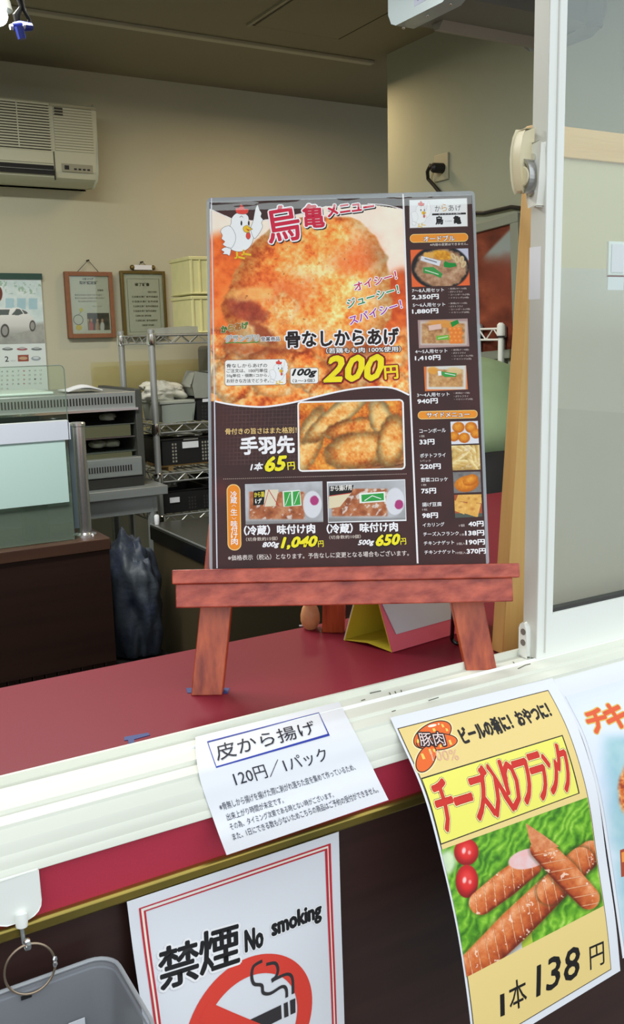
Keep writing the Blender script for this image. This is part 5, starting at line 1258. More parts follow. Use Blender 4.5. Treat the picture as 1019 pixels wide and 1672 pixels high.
# wire rack by the back wall with everything on it
def wire_rack(name, x0, x1, y0, y1, levels, ztop, label, cap=True):
    t = thing(name, ((x0+x1)/2, (y0+y1)/2, FL), label, 'rack')
    post = None
    for x in (x0, x1):
        for y in (y0, y1):
            if post is None:
                b = MB(); b.tube([(x, y, FL), (x, y, ztop)], .0115, 12); z = FL+.05
                b.lathe((x, y, ztop-.003), [(.0125, 0), (.0125, .008), (.006, .012), (.0005, .013)], 12)
                post = b.build('post', M['wire'], t); p0 = (x, y)
            else:
                c = post.copy(); C.objects.link(c); c.location = (post.location[0]+x-p0[0], post.location[1]+y-p0[1], post.location[2])
    for z in levels:
        b = MB()
        for zz in (z, z-.028):
            for y in (y0, y1): b.tube([(x0, y, zz), (x1, y, zz)], .0032, 6)
            for x in (x0, x1): b.tube([(x, y0, zz), (x, y1, zz)], .0032, 6)
        n = int((x1-x0)/.065)
        for y in (y0, y1):
            for k in range(n):
                xa = x0+(x1-x0)*k/n; xb = x0+(x1-x0)*(k+.5)/n; xc = x0+(x1-x0)*(k+1)/n
                b.tube([(xa, y, z-.028), (xb, y, z), (xc, y, z-.028)], .0020, 4)
        for x in (x0, x1):
            n2 = max(2, int((y1-y0)/.065))
            for k in range(n2):
                a_, b_, c_ = (y0+(y1-y0)*(k+q)/n2 for q in (0, .5, 1)); b.tube([(x, a_, z-.028), (x, b_, z), (x, c_, z-.028)], .0020, 4)
        m = int((x1-x0)/.03)
        for k in range(1, m): b.tube([(x0+(x1-x0)*k/m, y0, z+.002), (x0+(x1-x0)*k/m, y1, z+.002)], .0016, 4)
        s = b.build('wire_shelf', M['wire'], t)
        for x in (x0, x1):
            for y in (y0, y1): MB().lathe((x, y, z-.032), [(.0155, 0), (.017, .004), (.0155, .036), (.013, .038)], 12).build('collar', M['chrome'], s)
    return t
wire_rack('wire_rack', 1.156, 1.980, 3.05, 3.36, [.022, -.283, -.455, -.605], .036, 'chrome wire rack loaded with crates and baskets at the back wall')
tp_ = glass_mat('plastic_film', (222, 222, 214), .2, .8, ((206, 206, 200), .35))
yc = mat('crate_yellow', (222, 216, 158), .6, noise=((30, 30, 30), .3, (212, 206, 150)))
crates = []
for i, (xa, za) in enumerate(((1.345, .026), (1.345, .162), (1.460, .026), (1.460, .162))):
    xb = xa+.108; zb = za+.132
    lab = [('lower', 'left'), ('upper', 'left'), ('lower', 'right'), ('upper', 'right')][i]
    t = thing('yellow_crate', ((xa+xb)/2, 3.22, za), '%s of two stacked pale yellow crates, %s-hand stack on the wire rack' % lab, 'crate', 'yellow crates on the wire rack')
    MB().box(xa+.004, 3.14, za, xb-.004, 3.32, zb-.006).build('body', yc, t, bevel=.003)
    MB().box(xa, 3.134, zb-.012, xb, 3.326, zb).build('rim', yc, t, bevel=.002)
    MB().box(xa, 3.134, za+.002, xb, 3.326, za+.008).build('foot_rim', yc, t, bevel=.002)
    for k in range(4): MB().box(xa+.006+k*.031, 3.134, za+.008, xa+.010+k*.031, 3.142, zb-.012).build('rib', yc, t)
b = MB(); pass
b2 = MB(); b2.prism([(1.182, .0265), (1.34, .0265), (1.338, .050), (1.30, .052), (1.19, .046)], lambda a, c, t: (a, t, c), 3.072, 3.13)
tag(b2.build('plastic_tray', tp_), 'clear plastic wrap lying on the front of the top rack shelf', 'wrap')
# shelf 2
def lumpy(name, c, r, sz, m, label, cat, seed, amp=.25, fl=True, group=None, k=24):
    b = MB(); vs = []; n = k
    for i in range(n+1):
        th_ = PI*i/n
        for j in range(2*n):
            ph = PI*j/n; d = np.array([math.sin(th_)*math.cos(ph), math.sin(th_)*math.sin(ph), math.cos(th_)])
            q = 1+amp*(float(vn(np.array([d[0]*2.3+seed+d[2]*1.7]), np.array([d[1]*2.3+seed*1.7]), seed)[0])-.5)*2+amp*.5*(float(vn(np.array([d[0]*6+seed]), np.array([d[2]*6+d[1]*5]), seed+3)[0])-.5)*2
            v = d*q*np.array([r[0], r[1], r[2]]); 
            if fl: v[2] = max(v[2], -r[2]*.75)
            vs.append(np.array(c)+v)
    w = 2*n; fs = [(i*w+j, (i+1)*w+j, (i+1)*w+(j+1) % w, i*w+(j+1) % w) for i in range(n) for j in range(w)]
    b.add(vs, fs); return tag(b.build(name, m, smooth=60), label, cat, group)
bagm = mat('bag_white', (206, 204, 190), .45, bump=(60, .6)); 
gb = thing('grey_container', (1.26, 3.14, -.278), 'grey translucent container with lid under the white bag on the rack', 'container')
MB().prism([(1.195, -.278), (1.305, -.278), (1.314, -.215), (1.185, -.215)], lambda a, c, t: (a, t, c), 3.075, 3.25).build('body', mat('cont_grey', (140, 146, 138), .4), gb, bevel=.004)
MB().box(1.182, 3.072, -.215, 1.316, 3.255, -.203).build('lid', mat('cont_lid', (156, 160, 150), .4), gb, bevel=.003)
lumpy('plastic_bag', (1.235, 3.17, -.176), (.075, .06, .036), 1, bagm, 'crumpled white plastic bag on top of the grey container', 'bag', 3, .3)
bk = thing('black_basket', (1.365, 3.14, -.278), 'small black mesh basket with a pale bag standing in it', 'basket')
def basket(t, x0, x1, y0, y1, z0, z1, holes=((.1, .2), (.8, .9)), hm_=None):
    m = M['black']; k = .008
    b = MB(); b.box(x0+k, y0+k, z0, x1-k, y1-k, z0+.004); b.box(x0, y0, z0, x1, y0+.004, z1); b.box(x0, y1-.004, z0, x1, y1, z1); b.box(x0, y0, z0, x0+.004, y1, z1); b.box(x1-.004, y0, z0, x1, y1, z1)
    b.build('body', m, t, bevel=.001); MB().tube([(x0-.001, y0-.001, z1-.003), (x1+.001, y0-.001, z1-.003), (x1+.001, y1+.001, z1-.003), (x0-.001, y1+.001, z1-.003)], .0045, 6, closed=True).build('rim', m, t, bevel=.001)
    hb = MB()
    for a0_, a1_ in holes:
        xa, xb = x0+(x1-x0)*a0_, x0+(x1-x0)*a1_; nx = max(2, int((xb-xa)/.011)); nz = int((z1-z0-.02)/.012)
        for i in range(nx):
            for j in range(nz): hb.box(xa+i*.011, y0-.0006, z0+.008+j*.012, xa+i*.011+.006, y0+.001, z0+.008+j*.012+.007)
    hb.build('mesh_hole', hm_ or mat('hole_light', (96, 92, 84), .6), t, kind='stuff')
basket(bk, 1.318, 1.410, 3.075, 3.20, -.278, -.200, ((.25, .85),), mat('hole_dim', (48, 46, 44), .6))
MB().box(1.345, 3.071, -.214, 1.385, 3.075, -.203).build('white_label', M['paper'], bk)
b = MB(); b.prism([(1.328, -.198), (1.400, -.198), (1.412, -.150), (1.392, -.112), (1.332, -.110), (1.308, -.155)], lambda a, c, t: (a, t, c), 3.09, 3.17)
tag(b.build('folded_bag', mat('bag_grey', (150, 152, 142), .5, bump=(50, .6)), bevel=.006), 'pale grey folded bag standing in the small black basket', 'bag')
gx_ = ony(334, 575, 3.5)[0]
MB_ = MB().box(gx_, 3.46, -.29, gx_+.12, 3.58, -.02); tag(MB_.build('grey_canister', mat('canister', (124, 124, 116), .5), bevel=.015), 'tall grey canister behind the rack beside the menu edge', 'canister')
tag(lumpy('plastic_bag', (1.480, 3.16, -.20), (.045, .05, .09), 1, mat('bag_beige', (184, 180, 160), .5, bump=(50, .6)), '', 'bag', 8, .2), 'tall beige plastic bag beside the small black basket', 'bag')
# shelf 3: wooden slats, wide basket, film
pb = thing('wooden_pallet', (1.3, 3.19, -.4505), 'small wooden slat base under the wide black basket', 'pallet')
for y in (3.09, 3.17, 3.25): MB().box(1.178, y, -.436, 1.47, y+.05, -.428).build('slat', M['beech_x'], pb)
for x in (1.21, 1.40): MB().box(x, 3.09, -.4505, x+.018, 3.30, -.436).build('foot', M['beech_x'], pb)
bk2 = thing('black_basket', (1.27, 3.15, -.428), 'wide black basket with white label standing on wooden slats', 'basket')
basket(bk2, 1.178, 1.47, 3.07, 3.29, -.4275, -.335, ((.14, .23), (.53, .66)), mat('hole_pale', (150, 146, 134), .6))
MB().box(1.258, 3.0655, -.372, 1.318, 3.0695, -.350).build('white_label', M['paper'], bk2)
MB().box(1.262, 3.066, -.344, 1.318, 3.0695, -.3375).build('clip', mat('clip_grey', (130, 128, 122), .5), bk2)
lumpy('plastic_wrap', (1.32, 3.18, -.320), (.12, .09, .020), 1, tp_, 'loose clear wrap heaped on the wide black basket', 'wrap', 5, .4)
bk3 = thing('black_basket', (1.27, 3.15, -.60), 'black basket with small white tag on the lowest visible rack shelf', 'basket')
basket(bk3, 1.165, 1.36, 3.07, 3.29, -.599, -.520, ((.55, .72), (.85, .95)), mat('hole_dim', (48, 46, 44), .6))
MB().box(1.200, 3.0655, -.562, 1.236, 3.0695, -.544).build('white_tag', M['paper'], bk3)
lumpy('plastic_wrap', (1.235, 3.17, -.498), (.045, .05, .028), 1, tp_, 'clear wrap on the left end of the lower black basket', 'wrap', 9, .4)
bk4 = thing('black_basket', (1.42, 3.15, -.60), 'second black basket on the lowest visible shelf, cut by the menu edge', 'basket')
basket(bk4, 1.368, 1.53, 3.07, 3.29, -.599, -.500, ((.1, .35),), MATS['hole_dim'])
# yellowish plastic sheet leaning on the wall behind
q0, q1 = ony(148, 592, 3.60), ony(345, 645, 3.60)
tag(MB().box(q0[0], 3.598, -.36, q1[0], 3.604, q0[2]).build('plastic_sheet', glass_mat('yellow_film', (250, 247, 232), .1, .9, ((220, 214, 186), .06))), 'yellowish clear plastic sheet leaning on the back wall behind the rack', 'plastic sheet')

# stainless warming cabinet and its bench
wc = thing('warming_cabinet', (.7, 3.15, -.47), 'stainless steel food warming cabinet with slotted vents on a steel bench', 'cabinet')
X0, X1, Y0, Y1 = .35, 1.066, 2.95, 3.34
MB().box(X0, Y0, -.212, X1-.012, Y1, -.157).build('top_hood', M['steel'], wc, bevel=.003)
MB().box(X0, Y0-.006, -.217, X1-.008, Y0+.01, -.209).build('hood_edge', M['chrome'], wc)
b = MB()
for k in range(62): b.box(.42+k*.0101, Y0-.0012, -.194, .42+k*.0101+.0052, Y0+.001, -.171)
b.build('vent_slots', M['dark'], wc, kind='stuff')
MB().box(X1-.014, Y0+.004, -.445, X1+.010, Y1, -.150).build('side_column', mat('steel_dark', (86, 86, 82), .5, metal=.6), wc, bevel=.002)
MB().box(X0, Y1-.01, -.44, X1, Y1, -.21).build('back_panel', mat('olive_dark', (58, 58, 48), .6), wc)
tr_m = mat('tray_olive', (84, 84, 60), .5)
for z in (-.262, -.352):
    s_ = MB().box(X0, Y0+.02, z-.003, X1-.014, Y1-.02, z).build('glass_shelf', glass_mat('shelf_glass', (190, 200, 190), .05, 1.0, ((150, 160, 150), .25)), wc)
    MB().box(X0+.1, Y0+.018, z-.040, X1-.03, Y0+.026, z-.004).build('tray_front', tr_m, s_)
    MB().box(X0, Y0+.015, z-.045, X1-.016, Y0+.019, z-.041).build('shelf_edge', M['chrome'], s_)
for k, (x, z) in enumerate(((.99, -.258), (.95, -.348), (1.0, -.348))):
    lumpy('food_pack', (x, 3.06, z+.014), (.028, .03, .014), 1, mat('pack_white', (170, 168, 150), .5), ['small pale pack on the upper shelf of the warming cabinet', 'small pale pack on the lower cabinet shelf, left of another', 'right-hand pale pack on the lower cabinet shelf'][k], 'food pack', 4+k, .2, k=10)
MB().box(X0, Y0-.004, -.434, X1-.004, Y0+.05, -.372).build('control_panel', M['steel'], wc, bevel=.003)
b = MB()
for k in range(26): b.box(.80+k*.0088, Y0-.0052, -.415, .80+k*.0088+.0048, Y0-.003, -.396)
b.build('panel_slots', M['dark'], wc, kind='stuff')
MB().box(X0, Y0, -.4685, X1, Y1, -.436).build('plinth', M['dark'], wc)
bn = thing('steel_bench', (.7, 3.1, FL), 'stainless steel bench carrying the warming cabinet', 'bench')
MB().box(X0, 2.90, -.500, 1.130, 3.36, -.470).build('bench_top', M['steel'], bn, bevel=.002)
MB().box(X0, 2.93, -.560, 1.10, 2.94, -.500).build('apron', M['steel'], bn)
for x in (X0+.03, 1.085):
    for y in (2.945, 3.33): MB().tube([(x, y, FL), (x, y, -.50)], .016, 12).build('leg', M['steel'], bn)
# cloth on the cabinet
cl = MB().sheet(lambda a, c: (.845+.115*a, 3.0+.12*c, -.153+.018*math.sin(PI*min(1, a*1.0))*(.6+.4*math.sin(c*5))+.001), 14, 6, .003)
tag(cl.build('white_cloth', mat('cloth_white', (206, 208, 212), .8)), 'white cloth with blue hem lying on the warming cabinet', 'cloth')
tag(MB().box(.36, 3.0, -.1565, .80, 3.25, -.148).build('white_tray', mat('tray_white', (190, 204, 198), .5), bevel=.003), 'flat white tray on top of the warming cabinet below the calendar', 'tray')

# display counter with glass guard and chrome post
dc = thing('display_counter', (.0, 2.7, FL), 'dark walnut display counter inside the shop, left', 'counter')
MB().box(-1.5, 2.56, -.585, .815, 2.86, -.55).build('top_slab', mat('walnut_top', (78, 54, 42), .35, noise=((2, 30, 30), .25, (66, 45, 36))), dc, bevel=.003)
MB().box(-1.5, 2.565, -.92, .810, 2.85, -.585).build('front_panel', M['walnut'], dc)
for k in range(46): MB().box(.81-.035*(k+1)+.003, 2.572, FL, .81-.035*k, 2.84, -.92).build('plinth_slat', M['walnut'], dc, bevel=.002)
gp = thing('glass_guard', (.1, 2.60, -.55), 'frosted glass guard pane standing on the walnut display counter', 'glass pane')
MB().box(-1.4, 2.597, -.548, .722, 2.603, -.212).build('pane', glass_mat('guard_glass', (206, 218, 208), .05, 1.0, ((150, 166, 152), .3)), gp)
MB().box(-1.4, 2.5905, -.438, .712, 2.5965, -.262).build('frosted_film', mat('film_mint', (184, 212, 208), .6), gp)
MB().prism([(-1.4, -.262), (.728, -.262), (.728, -.216), (.722, -.2095), (-1.4, -.2095)], lambda a, c, t: (a, t, c), 2.588, 2.5965).build('silver_band', mat('band_silver', (200, 206, 220), .45), gp)
MB().box(-1.4, 2.588, -.2095, .722, 2.600, -.2075).box(.7225, 2.588, -.262, .7245, 2.600, -.2095).build('edge_strip', mat('edge_bright', (214, 220, 220), .3), gp)
tl_ = thing('acrylic_screen', (.2, 2.75, -.55), 'tall clear acrylic screen behind the frosted guard', 'screen')
pp_ = rrect(-1.3, -.55, .768, -.060, .012, 5)
MB().prism(pp_, lambda a, c, t: (a, t, c), 2.748, 2.752).build('sheet', glass_mat('acrylic', (246, 252, 248), .02, .7, ((180, 200, 190), .02)), tl_)
MB().tube([(-1.3, 2.75, -.060), (.756, 2.75, -.060), (.764, 2.75, -.0635), (.768, 2.75, -.072), (.768, 2.75, -.548)], .0016, 6).build('edge_line', mat('edge_green', (112, 124, 116), .3), tl_)
cpst = thing('chrome_post', (.760, 2.640, -.55), 'short polished chrome post on the end of the display counter', 'post')
MB().lathe((.764, 2.640, -.55), [(.034, .0), (.034, .005), (.024, .008), (.0205, .010), (.0205, .318), (.0225, .320), (.0225, .327), (.019, .330)], 28).build('tube', mat('post_chrome', (232, 234, 234), .22, metal=.9), cpst)
MB().box(.726, 2.606, -.52, .740, 2.612, -.225).build('glass_clamp', mat('clamp_dark', (96, 110, 118), .35, metal=.3), cpst)
MB().lathe((.778, 2.612, -.554), [(.004, 0), (.004, .008), (.002, .012)], 10).build('bolt', M['paper'], cpst)
tag(MB().lathe((.812-.02, 2.76, -.55), [(.022, 0), (.024, .01), (.024, .095), (.020, .105)], 20).build('glass_tumbler', glass_mat('tumbler', (190, 206, 200), .03, 1.0, ((120, 136, 130), .3))), 'grey-green glass tumbler behind the chrome post', 'tumbler')
tag(MB().box(.60, 2.66, -.549, .67, 2.71, -.45).build('green_box', mat('green_box', (56, 140, 60), .5), bevel=.004), 'small green box behind the lower edge of the glass guard', 'box')

# blue sack between counter and table
sx_ = (ony(185, 950, 2.72)[0]+ony(250, 950, 2.72)[0])/2
lumpy('blue_sack', (sx_, 2.72, -.80), (.088, .10, .21), 1, mat('sack_blue', (60, 68, 74), .6, noise=((16, 16, 10), .18, (40, 48, 68)), bump=(70, 1.0)), 'crumpled blue-grey plastic sack between display counter and dark table', 'sack', 6, .22, k=44)
tag(MB().box(sx_-.085, 2.62, FL, sx_+.085, 2.82, -.965).build('dark_bin', M['dark'], bevel=.01), 'dark bin holding the blue-grey sack', 'bin')
# dark steel-edged table
dt = thing('dark_table', (1.5, 2.5, FL), 'dark-topped work table with black edge beside the sack', 'table')
TZ = -.588; cx0 = onz(245, 855, TZ); TX0, TYB = cx0[0], cx0[1]
MB().box(TX0, 2.30, TZ-.010, 1.60, TYB, TZ).build('table_top', mat('table_top', (74, 74, 68), .25, metal=.2), dt)
MB().box(TX0-.001, 2.299, TZ-.052, 1.601, TYB+.001, TZ-.010).build('edge_band', M['blackgloss'], dt)
MB().box(TX0-.002, 2.298, TZ-.003, TX0+.003, TYB+.002, TZ+.0005).build('steel_edge', M['steel'], dt)
MB().box(TX0+.004, 2.31, FL, 1.58, TYB-.01, TZ-.052).build('side_panel', mat('panel_brown', (70, 60, 40), .6), dt)
tag(MB().lathe((TX0+.013, TYB-.03, TZ+.0005), [(.007, 0), (.0085, .012), (.0085, .028), (.006, .032)], 14).build('white_piece', M['paper']), 'tiny unidentified white piece on the far corner of the dark table', 'cap')  # made-up shape for a small unidentified white thing

# ---- right-hand wall
o = thing('wall_outlet', (2.075, 2.66, .51), 'beige wall socket plate with a black plug in it', 'socket')
pa = onx(728, 250, 2.08); pb_ = onx(712, 298, 2.08)
ys = sorted((pa[1], pb_[1])); MB().box(2.072, ys[0]-.02, pb_[2], 2.0795, ys[0]+.055, pa[2]).build('plate', mat('plate_beige', (170, 168, 142), .5), o, bevel=.002)
pc_ = onx(714, 274, 2.05)
MB().tube([(2.073, pc_[1], pc_[2]), (2.035, pc_[1]+.004, pc_[2]), (2.028, pc_[1]+.006, pc_[2])], [.017, .016, .010], 14).build('plug', M['black'], o)
cbm = M['black']
pts = [np.array((2.03, pc_[1]+.006, pc_[2])), onx(703, 270, 2.045), onx(698, 280, 2.05), onx(699, 292, 2.06), onx(708, 302, 2.065), onx(722, 320, 2.068), onx(745, 342, 2.068), onx(768, 348, 2.068), onx(790, 348, 2.068), onx(812, 343, 2.068), onx(835, 338, 2.068), onx(850, 340, 2.068), onx(880, 346, 2.068), onx(960, 350, 2.068)]
tag(MB().tube(pts, .0065, 8).build('power_cable', cbm), 'black power cable running from the socket along the right wall', 'cable')
# framed food poster on the right wall
wp_ = thing('wall_poster', (2.06, 2.4, -.05), 'grey-framed poster with a blurred fried chicken photo on the right wall', 'poster')
A_ = onx(852, 347, 2.079); B_ = onx(740, 378, 2.079); dy = A_[1]-B_[1]
U_ = unit(A_-B_); Wp = np.linalg.norm(A_-B_); D_ = np.array([0, 0, -1.]); D_ = unit(D_-U_*(D_@U_)); Nn = np.array([1., 0, 0]); Hp = .44
for a0_, b0_, a1_, b1_ in ((0, 0, Wp, .028), (0, Hp-.028, Wp, Hp), (0, .028, .028, Hp-.028), (Wp-.036, .028, Wp, Hp-.028)):
    MB().fbox(B_-Nn*.018, U_, D_, Nn, a0_, b0_, 0, a1_, b1_, .017).build('frame_bar', mat('frame_sage', (140, 146, 132), .5), wp_, bevel=.002)
wsh = Sheet(lambda u, v: (B_-Nn*.006)+U_*(np.asarray(u)[..., None]+.026)+D_*(np.asarray(v)[..., None]+.026), Wp-.058, Hp-.052)
MB().fbox(B_-Nn*.0055, U_, D_, Nn, .026, .026, 0, Wp-.034, Hp-.026, .004).build('poster_sheet', M['paper'], wp_)
def wpaint(x, y):
    n = fbm(x, y, 26, 5, 4); img = lerp3(((0, (70, 30, 22)), (.5, (120, 56, 40)), (1, (176, 96, 66))), .1+.85*n)
    wm = sst(-6, 10, (x-782)*.75-(y-420)*-.55-8-0)*0
    d = (y-368)-(838-x)*1.02; m = sst(-3, 6, d)*(1-sst(408, 440, y-.15*(x-800)))*sst(780, 800, x); img = mixc(img, m, (150, 160, 160))
    m, u, v = el(x, y, 825, 455, 34, 34, 0, .4, (n-.5)*.6); img = mixc(img, m*.6, (130, 62, 48)); return img/255
p = Print(wsh); p.picture([(0, 0), (wsh.w, 0), (wsh.w, wsh.h), (0, wsh.h)], 120, 180, wpaint, 1); PRINTS.append((p, 'printed_picture', wp_, PS))
# rack standing against the right wall, its two near posts seen past the menu
rk = thing('white_rack', (1.97, 2.3, FL), 'pale wire rack by the right wall behind the bending person', 'rack')
wr = mat('rack_white', (246, 248, 244), .35)
pA = onx(818, 530, 2.012); pB = onx(845, 530, 2.012)
for q, zz in ((pA, pA[2]), (pB, pB[2]), (np.array([2.062, pA[1]+.16, 0]), pA[2]), (np.array([2.062, pB[1]+.12, 0]), pA[2]-.006)):
    MB().tube([(q[0], q[1], FL), (q[0], q[1], zz)], .0085 if q[0] < 2.03 else .008, 12).lathe((q[0], q[1], zz-.034), [(.0125, 0), (.0135, .004), (.012, .034), (.006, .040)], 12).build('post', wr if q[0] < 2.03 else M['steel'], rk)
    MB().lathe((q[0], q[1], zz-.040), [(.0125, 0), (.0125, .005)], 12).build('black_ring', M['black'], rk)
b = MB(); z = pA[2]-.012
for zz in (z, z-.034): b.tube([(2.012, pA[1], zz), (2.012, 2.90, zz)], .0035, 6); b.tube([(2.062, pA[1]+.1, zz), (2.062, 2.90, zz)], .0035, 6); b.tube([(2.012, pA[1], zz), (2.062, pA[1]+.16, zz)], .003, 6)
for k in range(10): y = pA[1]+k*.07; b.tube([(2.012, y, z-.034), (2.012, y+.035, z), (2.012, y+.07, z-.034)], .0024, 5)
b.build('wire_shelf', wr, rk)
b = MB()
for z in (-.45, -.9): b.box(2.012, pA[1], z-.02, 2.062, 2.90, z)
b.build('lower_shelf', M['steel'], rk)

# metal unit hanging from the ceiling at top right
un = thing('ceiling_unit', (1.55, 1.7, .7), 'blue-grey metal box unit with rounded corners hanging under the ceiling', 'ventilation unit')
YU = 1.90; uA = ony(641, 44, YU); uB = ony(868, 88, YU); zb_ = (uA[2]+uB[2])/2-.004; xa, xb = uA[0]-.012, uB[0]+.02; Yn = 1.68
ml_ = mat('unit_blue', (176, 190, 196), .35, metal=.15); mu_ = mat('unit_under', (120, 122, 116), .5)
MB().prism([(YU, CEIL-.01), (Yn, CEIL-.01), (Yn, zb_+.02), (Yn+.006, zb_+.006), (Yn+.02, zb_), (YU-.03, zb_), (YU-.012, zb_+.008), (YU, zb_+.03)], lambda a, c, t: (t, a, c), xa, xa+.05).build('end_cap', ml_, un, bevel=.006)
MB().prism([(YU-.006, CEIL-.01), (Yn+.006, CEIL-.01), (Yn+.006, zb_+.01), (Yn+.03, zb_+.004), (YU-.04, zb_+.004), (YU-.006, zb_+.03)], lambda a, c, t: (t, a, c), xa+.05, xb-.05).build('body', mu_, un)
MB().prism([(YU, CEIL-.01), (Yn, CEIL-.01), (Yn, zb_+.04), (Yn+.012, zb_+.012), (Yn+.04, zb_), (YU-.03, zb_), (YU-.012, zb_+.008), (YU, zb_+.03)], lambda a, c, t: (t, a, c), xb-.05, xb).build('end_cap', mu_, un, bevel=.006)
MB().prism([(YU-.10, zb_+.004), (YU-.085, zb_-.012), (YU-.07, zb_-.012), (YU-.06, zb_+.004)], lambda a, c, t: (t, a, c), xa+.08, xb-.052).build('raised_ridge', mat('ridge_grey', (150, 148, 140), .45), un)
for y in (YU-.03, YU-.12, YU-.20): MB().ball((xa+.022, y, zb_-.001), .004, 8).build('screw', M['chrome'], un)
ssh = Sheet(lambda u, v: np.stack([np.full(np.shape(u), xa-.0005), YU-.10-u, zb_+.16-v], -1), .12, .14)
stk2 = MB().box(xa-.0005, YU-.22, zb_+.02, xa+.0005, YU-.10, zb_+.16).build('rating_label', mat('label_lilac', (170, 176, 200), .5), un)
p = Print(ssh); uvtext(p, '安全上のご注意', .01, .03, .11, .012, (60, 60, 110), 2)
for k in range(6): uvtext(p, '使用前に必ずお読みください', .01, .05+k*.013, .10, .008, (90, 90, 130), 2)
uvtext(p, '確認済', .01, .133, .05, .011, (40, 40, 90), 2, .02); PRINTS.append((p, 'printed_lettering', stk2, PS))

# hanging cord with blue clip, and the lamp, top left
YC = 2.0; cc = ony(33, 43, YC)
cl_ = thing('hanging_clip', cc, 'blue clip hanging on black cords from the ceiling, top left', 'clip')
q1, q2 = ony(29, 33, YC), ony(47, 32, YC); tp1 = ony(36, 0, YC); tz = CEIL
b = MB(); b.tube([(tp1[0]-.01, YC, tz), ony(28, -6, YC), ony(34, 12, YC), ony(27, 26, YC), ony(29, 40, YC)], [.004, .004, .004, .008, .006], 8)
b.tube([(tp1[0]+.01, YC, tz), ony(36, 4, YC), ony(40, 18, YC), ony(48, 32, YC), ony(47, 46, YC)], .004, 8); b.build('cord', M['black'], cl_)
bl = mat('clip_blue', (40, 56, 150), .4)
MB().tube([ony(22, 44, YC-.01), ony(33, 43, YC-.012), ony(50, 44, YC)], [.008, .010, .008], 10).build('barrel', bl, cl_)
MB().tube([ony(31, 44, YC-.02), ony(36, 64, YC-.02)], [.009, .008], 8).build('tail', bl, cl_)
MB().tube([ony(16, 44.5, YC-.01), ony(21, 44, YC-.01)], [.005, .006], 8).build('tip', M['paper'], cl_)
MB().tube([ony(37, 42, YC-.02), ony(41, 43, YC-.02)], .006, 8).build('white_band', M['paper'], cl_)
lp = thing('spot_lamp', ony(0, 24, 2.4), 'glowing spot lamp on a dark bracket at the top left corner', 'lamp')
lc = ony(-3, 26, 2.4)
em = bpy.data.materials.new('bulb_glow'); em.use_nodes = True; bb = em.node_tree.nodes['Principled BSDF']; bb.inputs['Emission Color'].default_value = (.85, .95, 1, 1); bb.inputs['Emission Strength'].default_value = 6; bb.inputs['Base Color'].default_value = (1, 1, 1, 1)
MB().ball(lc, .022, 12).build('bulb', em, lp)
MB().lathe(lc+np.array([0, 0, .012]), [(.034, 0), (.030, .02), (.018, .045), (.012, .06)], 20).build('shade', mat('lamp_grey', (150, 152, 146), .3, metal=.5), lp)
MB().tube([lc+np.array([0, 0, .07]), lc+np.array([.01, 0, .12]), (lc[0]+.02, lc[1], CEIL)], .006, 8).build('bracket', M['dark'], lp)

# ---- person bending over behind the counter, seen between menu and board
def skin_body(name, V, E, R, m, parent, sub=2, root=0):
    me = bpy.data.meshes.new(name); me.from_pydata([tuple(v) for v in V], E, []); ob = bpy.data.objects.new(name, me); C.objects.link(ob); ob.parent = parent
    sk = ob.modifiers.new('skin', 'SKIN'); lay = me.skin_vertices[0].data
    for i, r in enumerate(R): lay[i].radius = r if hasattr(r, '__len__') else (r, r); lay[i].use_root = (i == root)
    sk.use_smooth_shade = True; s = ob.modifiers.new('sub', 'SUBSURF'); s.levels = sub; s.render_levels = sub
    me.materials.append(m); return ob
hip = np.array([1.69, 1.925, -.44]); fwd = unit([.30, .95, 0]); sd = np.array([fwd[1], -fwd[0], 0])
pe = thing('person', (hip[0], hip[1], FL), 'person in a pale green shirt and black trousers bending over behind the counter', 'person')
base = np.array([hip[0], hip[1], FL])
def L3(f, s, z): return fwd*f+sd*s+np.array([0, 0, z])   # z above the floor
H0 = ZC-.475
tor = [L3(0, 0, H0), L3(.02, 0, H0+.08), L3(.11, 0, H0+.18), L3(.22, 0, H0+.27), L3(.32, 0, H0+.33), L3(.38, 0, H0+.35), L3(.44, 0, H0+.36)]
gm = mat('shirt_green', (150, 172, 132), .85, noise=((12, 12, 12), .3, (140, 162, 122)), bump=(22, .5)); bm_ = mat('trousers_black', (18, 17, 18), .8); skm = mat('skin_tone', (206, 160, 130), .6); hr = mat('hair_black', (20, 17, 16), .5)
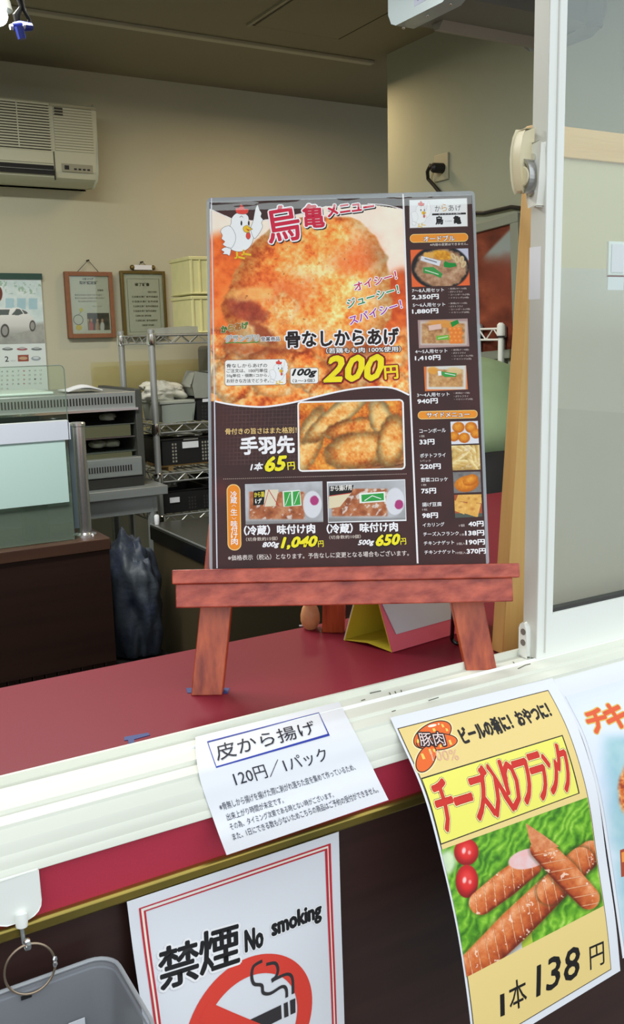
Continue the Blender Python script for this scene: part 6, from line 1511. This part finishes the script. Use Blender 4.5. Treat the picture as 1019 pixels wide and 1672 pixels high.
# one continuous body
V_ = list(tor)+[L3(.50, 0, H0+.36), L3(.58, 0, H0+.345)]; E_ = [(i, i+1) for i in range(8)]; R_ = [(.12, .09), (.13, .10), (.145, .11), (.165, .115), (.15, .10), (.09, .07), (.055, .055), (.08, .09), (.07, .08)]
def add(p, q, r): V_.append(p); E_.append((q, len(V_)-1)); R_.append(r); return len(V_)-1
for s in (-1, 1):
    a = add(L3(.0, s*.09, H0-.06), 0, .085); k = add(L3(.03, s*.11, H0-.47), a, .058); f = add(L3(-.01, s*.12, .09), k, .038); add(L3(.14, s*.13, .035), f, .035)
    sh_ = add(L3(.32, s*.18, H0+.30), 4, .058); e_ = add(L3(.38, s*.16, H0+.06), sh_, .042); w_2 = add(L3(.52, s*.14, H0-.10), e_, .028); add(L3(.58, s*.12, H0-.13), w_2, (.035, .018))
body = skin_body('body', V_, E_, R_, skm, pe)
# clothes
Vt = tor[1:6]; Et = [(i, i+1) for i in range(4)]; Rt = [(.20, .15), (.20, .145), (.195, .14), (.18, .125), (.09, .085)]
for s in (-1, 1):
    Vt.append(L3(.32, s*.19, H0+.30)); Et.append((3, len(Vt)-1)); Rt.append(.075); Vt.append(L3(.355, s*.175, H0+.16)); Et.append((len(Vt)-2, len(Vt)-1)); Rt.append(.07)
skin_body('shirt', Vt, Et, Rt, gm, pe)
b = MB(); B3 = lambda f, s_, z: L3(f, s_, z)+np.array([base[0], base[1], -ZC])
b.tube([B3(.045, 0, H0+.13), B3(.02, 0, H0+.06), B3(0, 0, H0-.03), B3(0, 0, H0-.11), B3(.005, 0, H0-.17)], [.125, .165, .178, .170, .12], 24)
for s_ in (-1, 1): b.tube([B3(0, s_*.085, H0-.06), B3(.01, s_*.095, H0-.22), B3(.03, s_*.11, H0-.47), B3(.01, s_*.115, .30), B3(-.01, s_*.12, .09)], [.092, .095, .075, .068, .066], 18)
b.build('trousers', bm_, pe, smooth=80)
hd = MB(); hc = L3(.565, 0, H0+.375)+base; hd.ball((hc[0], hc[1], hc[2]), .098, 16, 1.0); hd.build('hair', hr, pe)
for s in (-1, 1):
    c = L3(.10, s*.13, .04)+base; MB().lathe((0, 0, 0), [(.001, 0)], 4) if False else None
    b = MB(); b.fbox(c-np.array([0, 0, .04]), fwd, sd, np.array([0, 0, 1.]), -.13, -.045, 0, .13, .045, .07); b.build('shoe', M['black'], pe, bevel=.02)

# ================================================================== LETTERING: made in one go, then laid on its sheets
bake_text()
for p, nm, par, m in PRINTS: p.build(nm, par, m)
for o in list(C.objects):
    if o.type == 'MESH' and o.parent is None and 'category' not in o.keys() and 'kind' not in o.keys(): print('untagged', o.name)
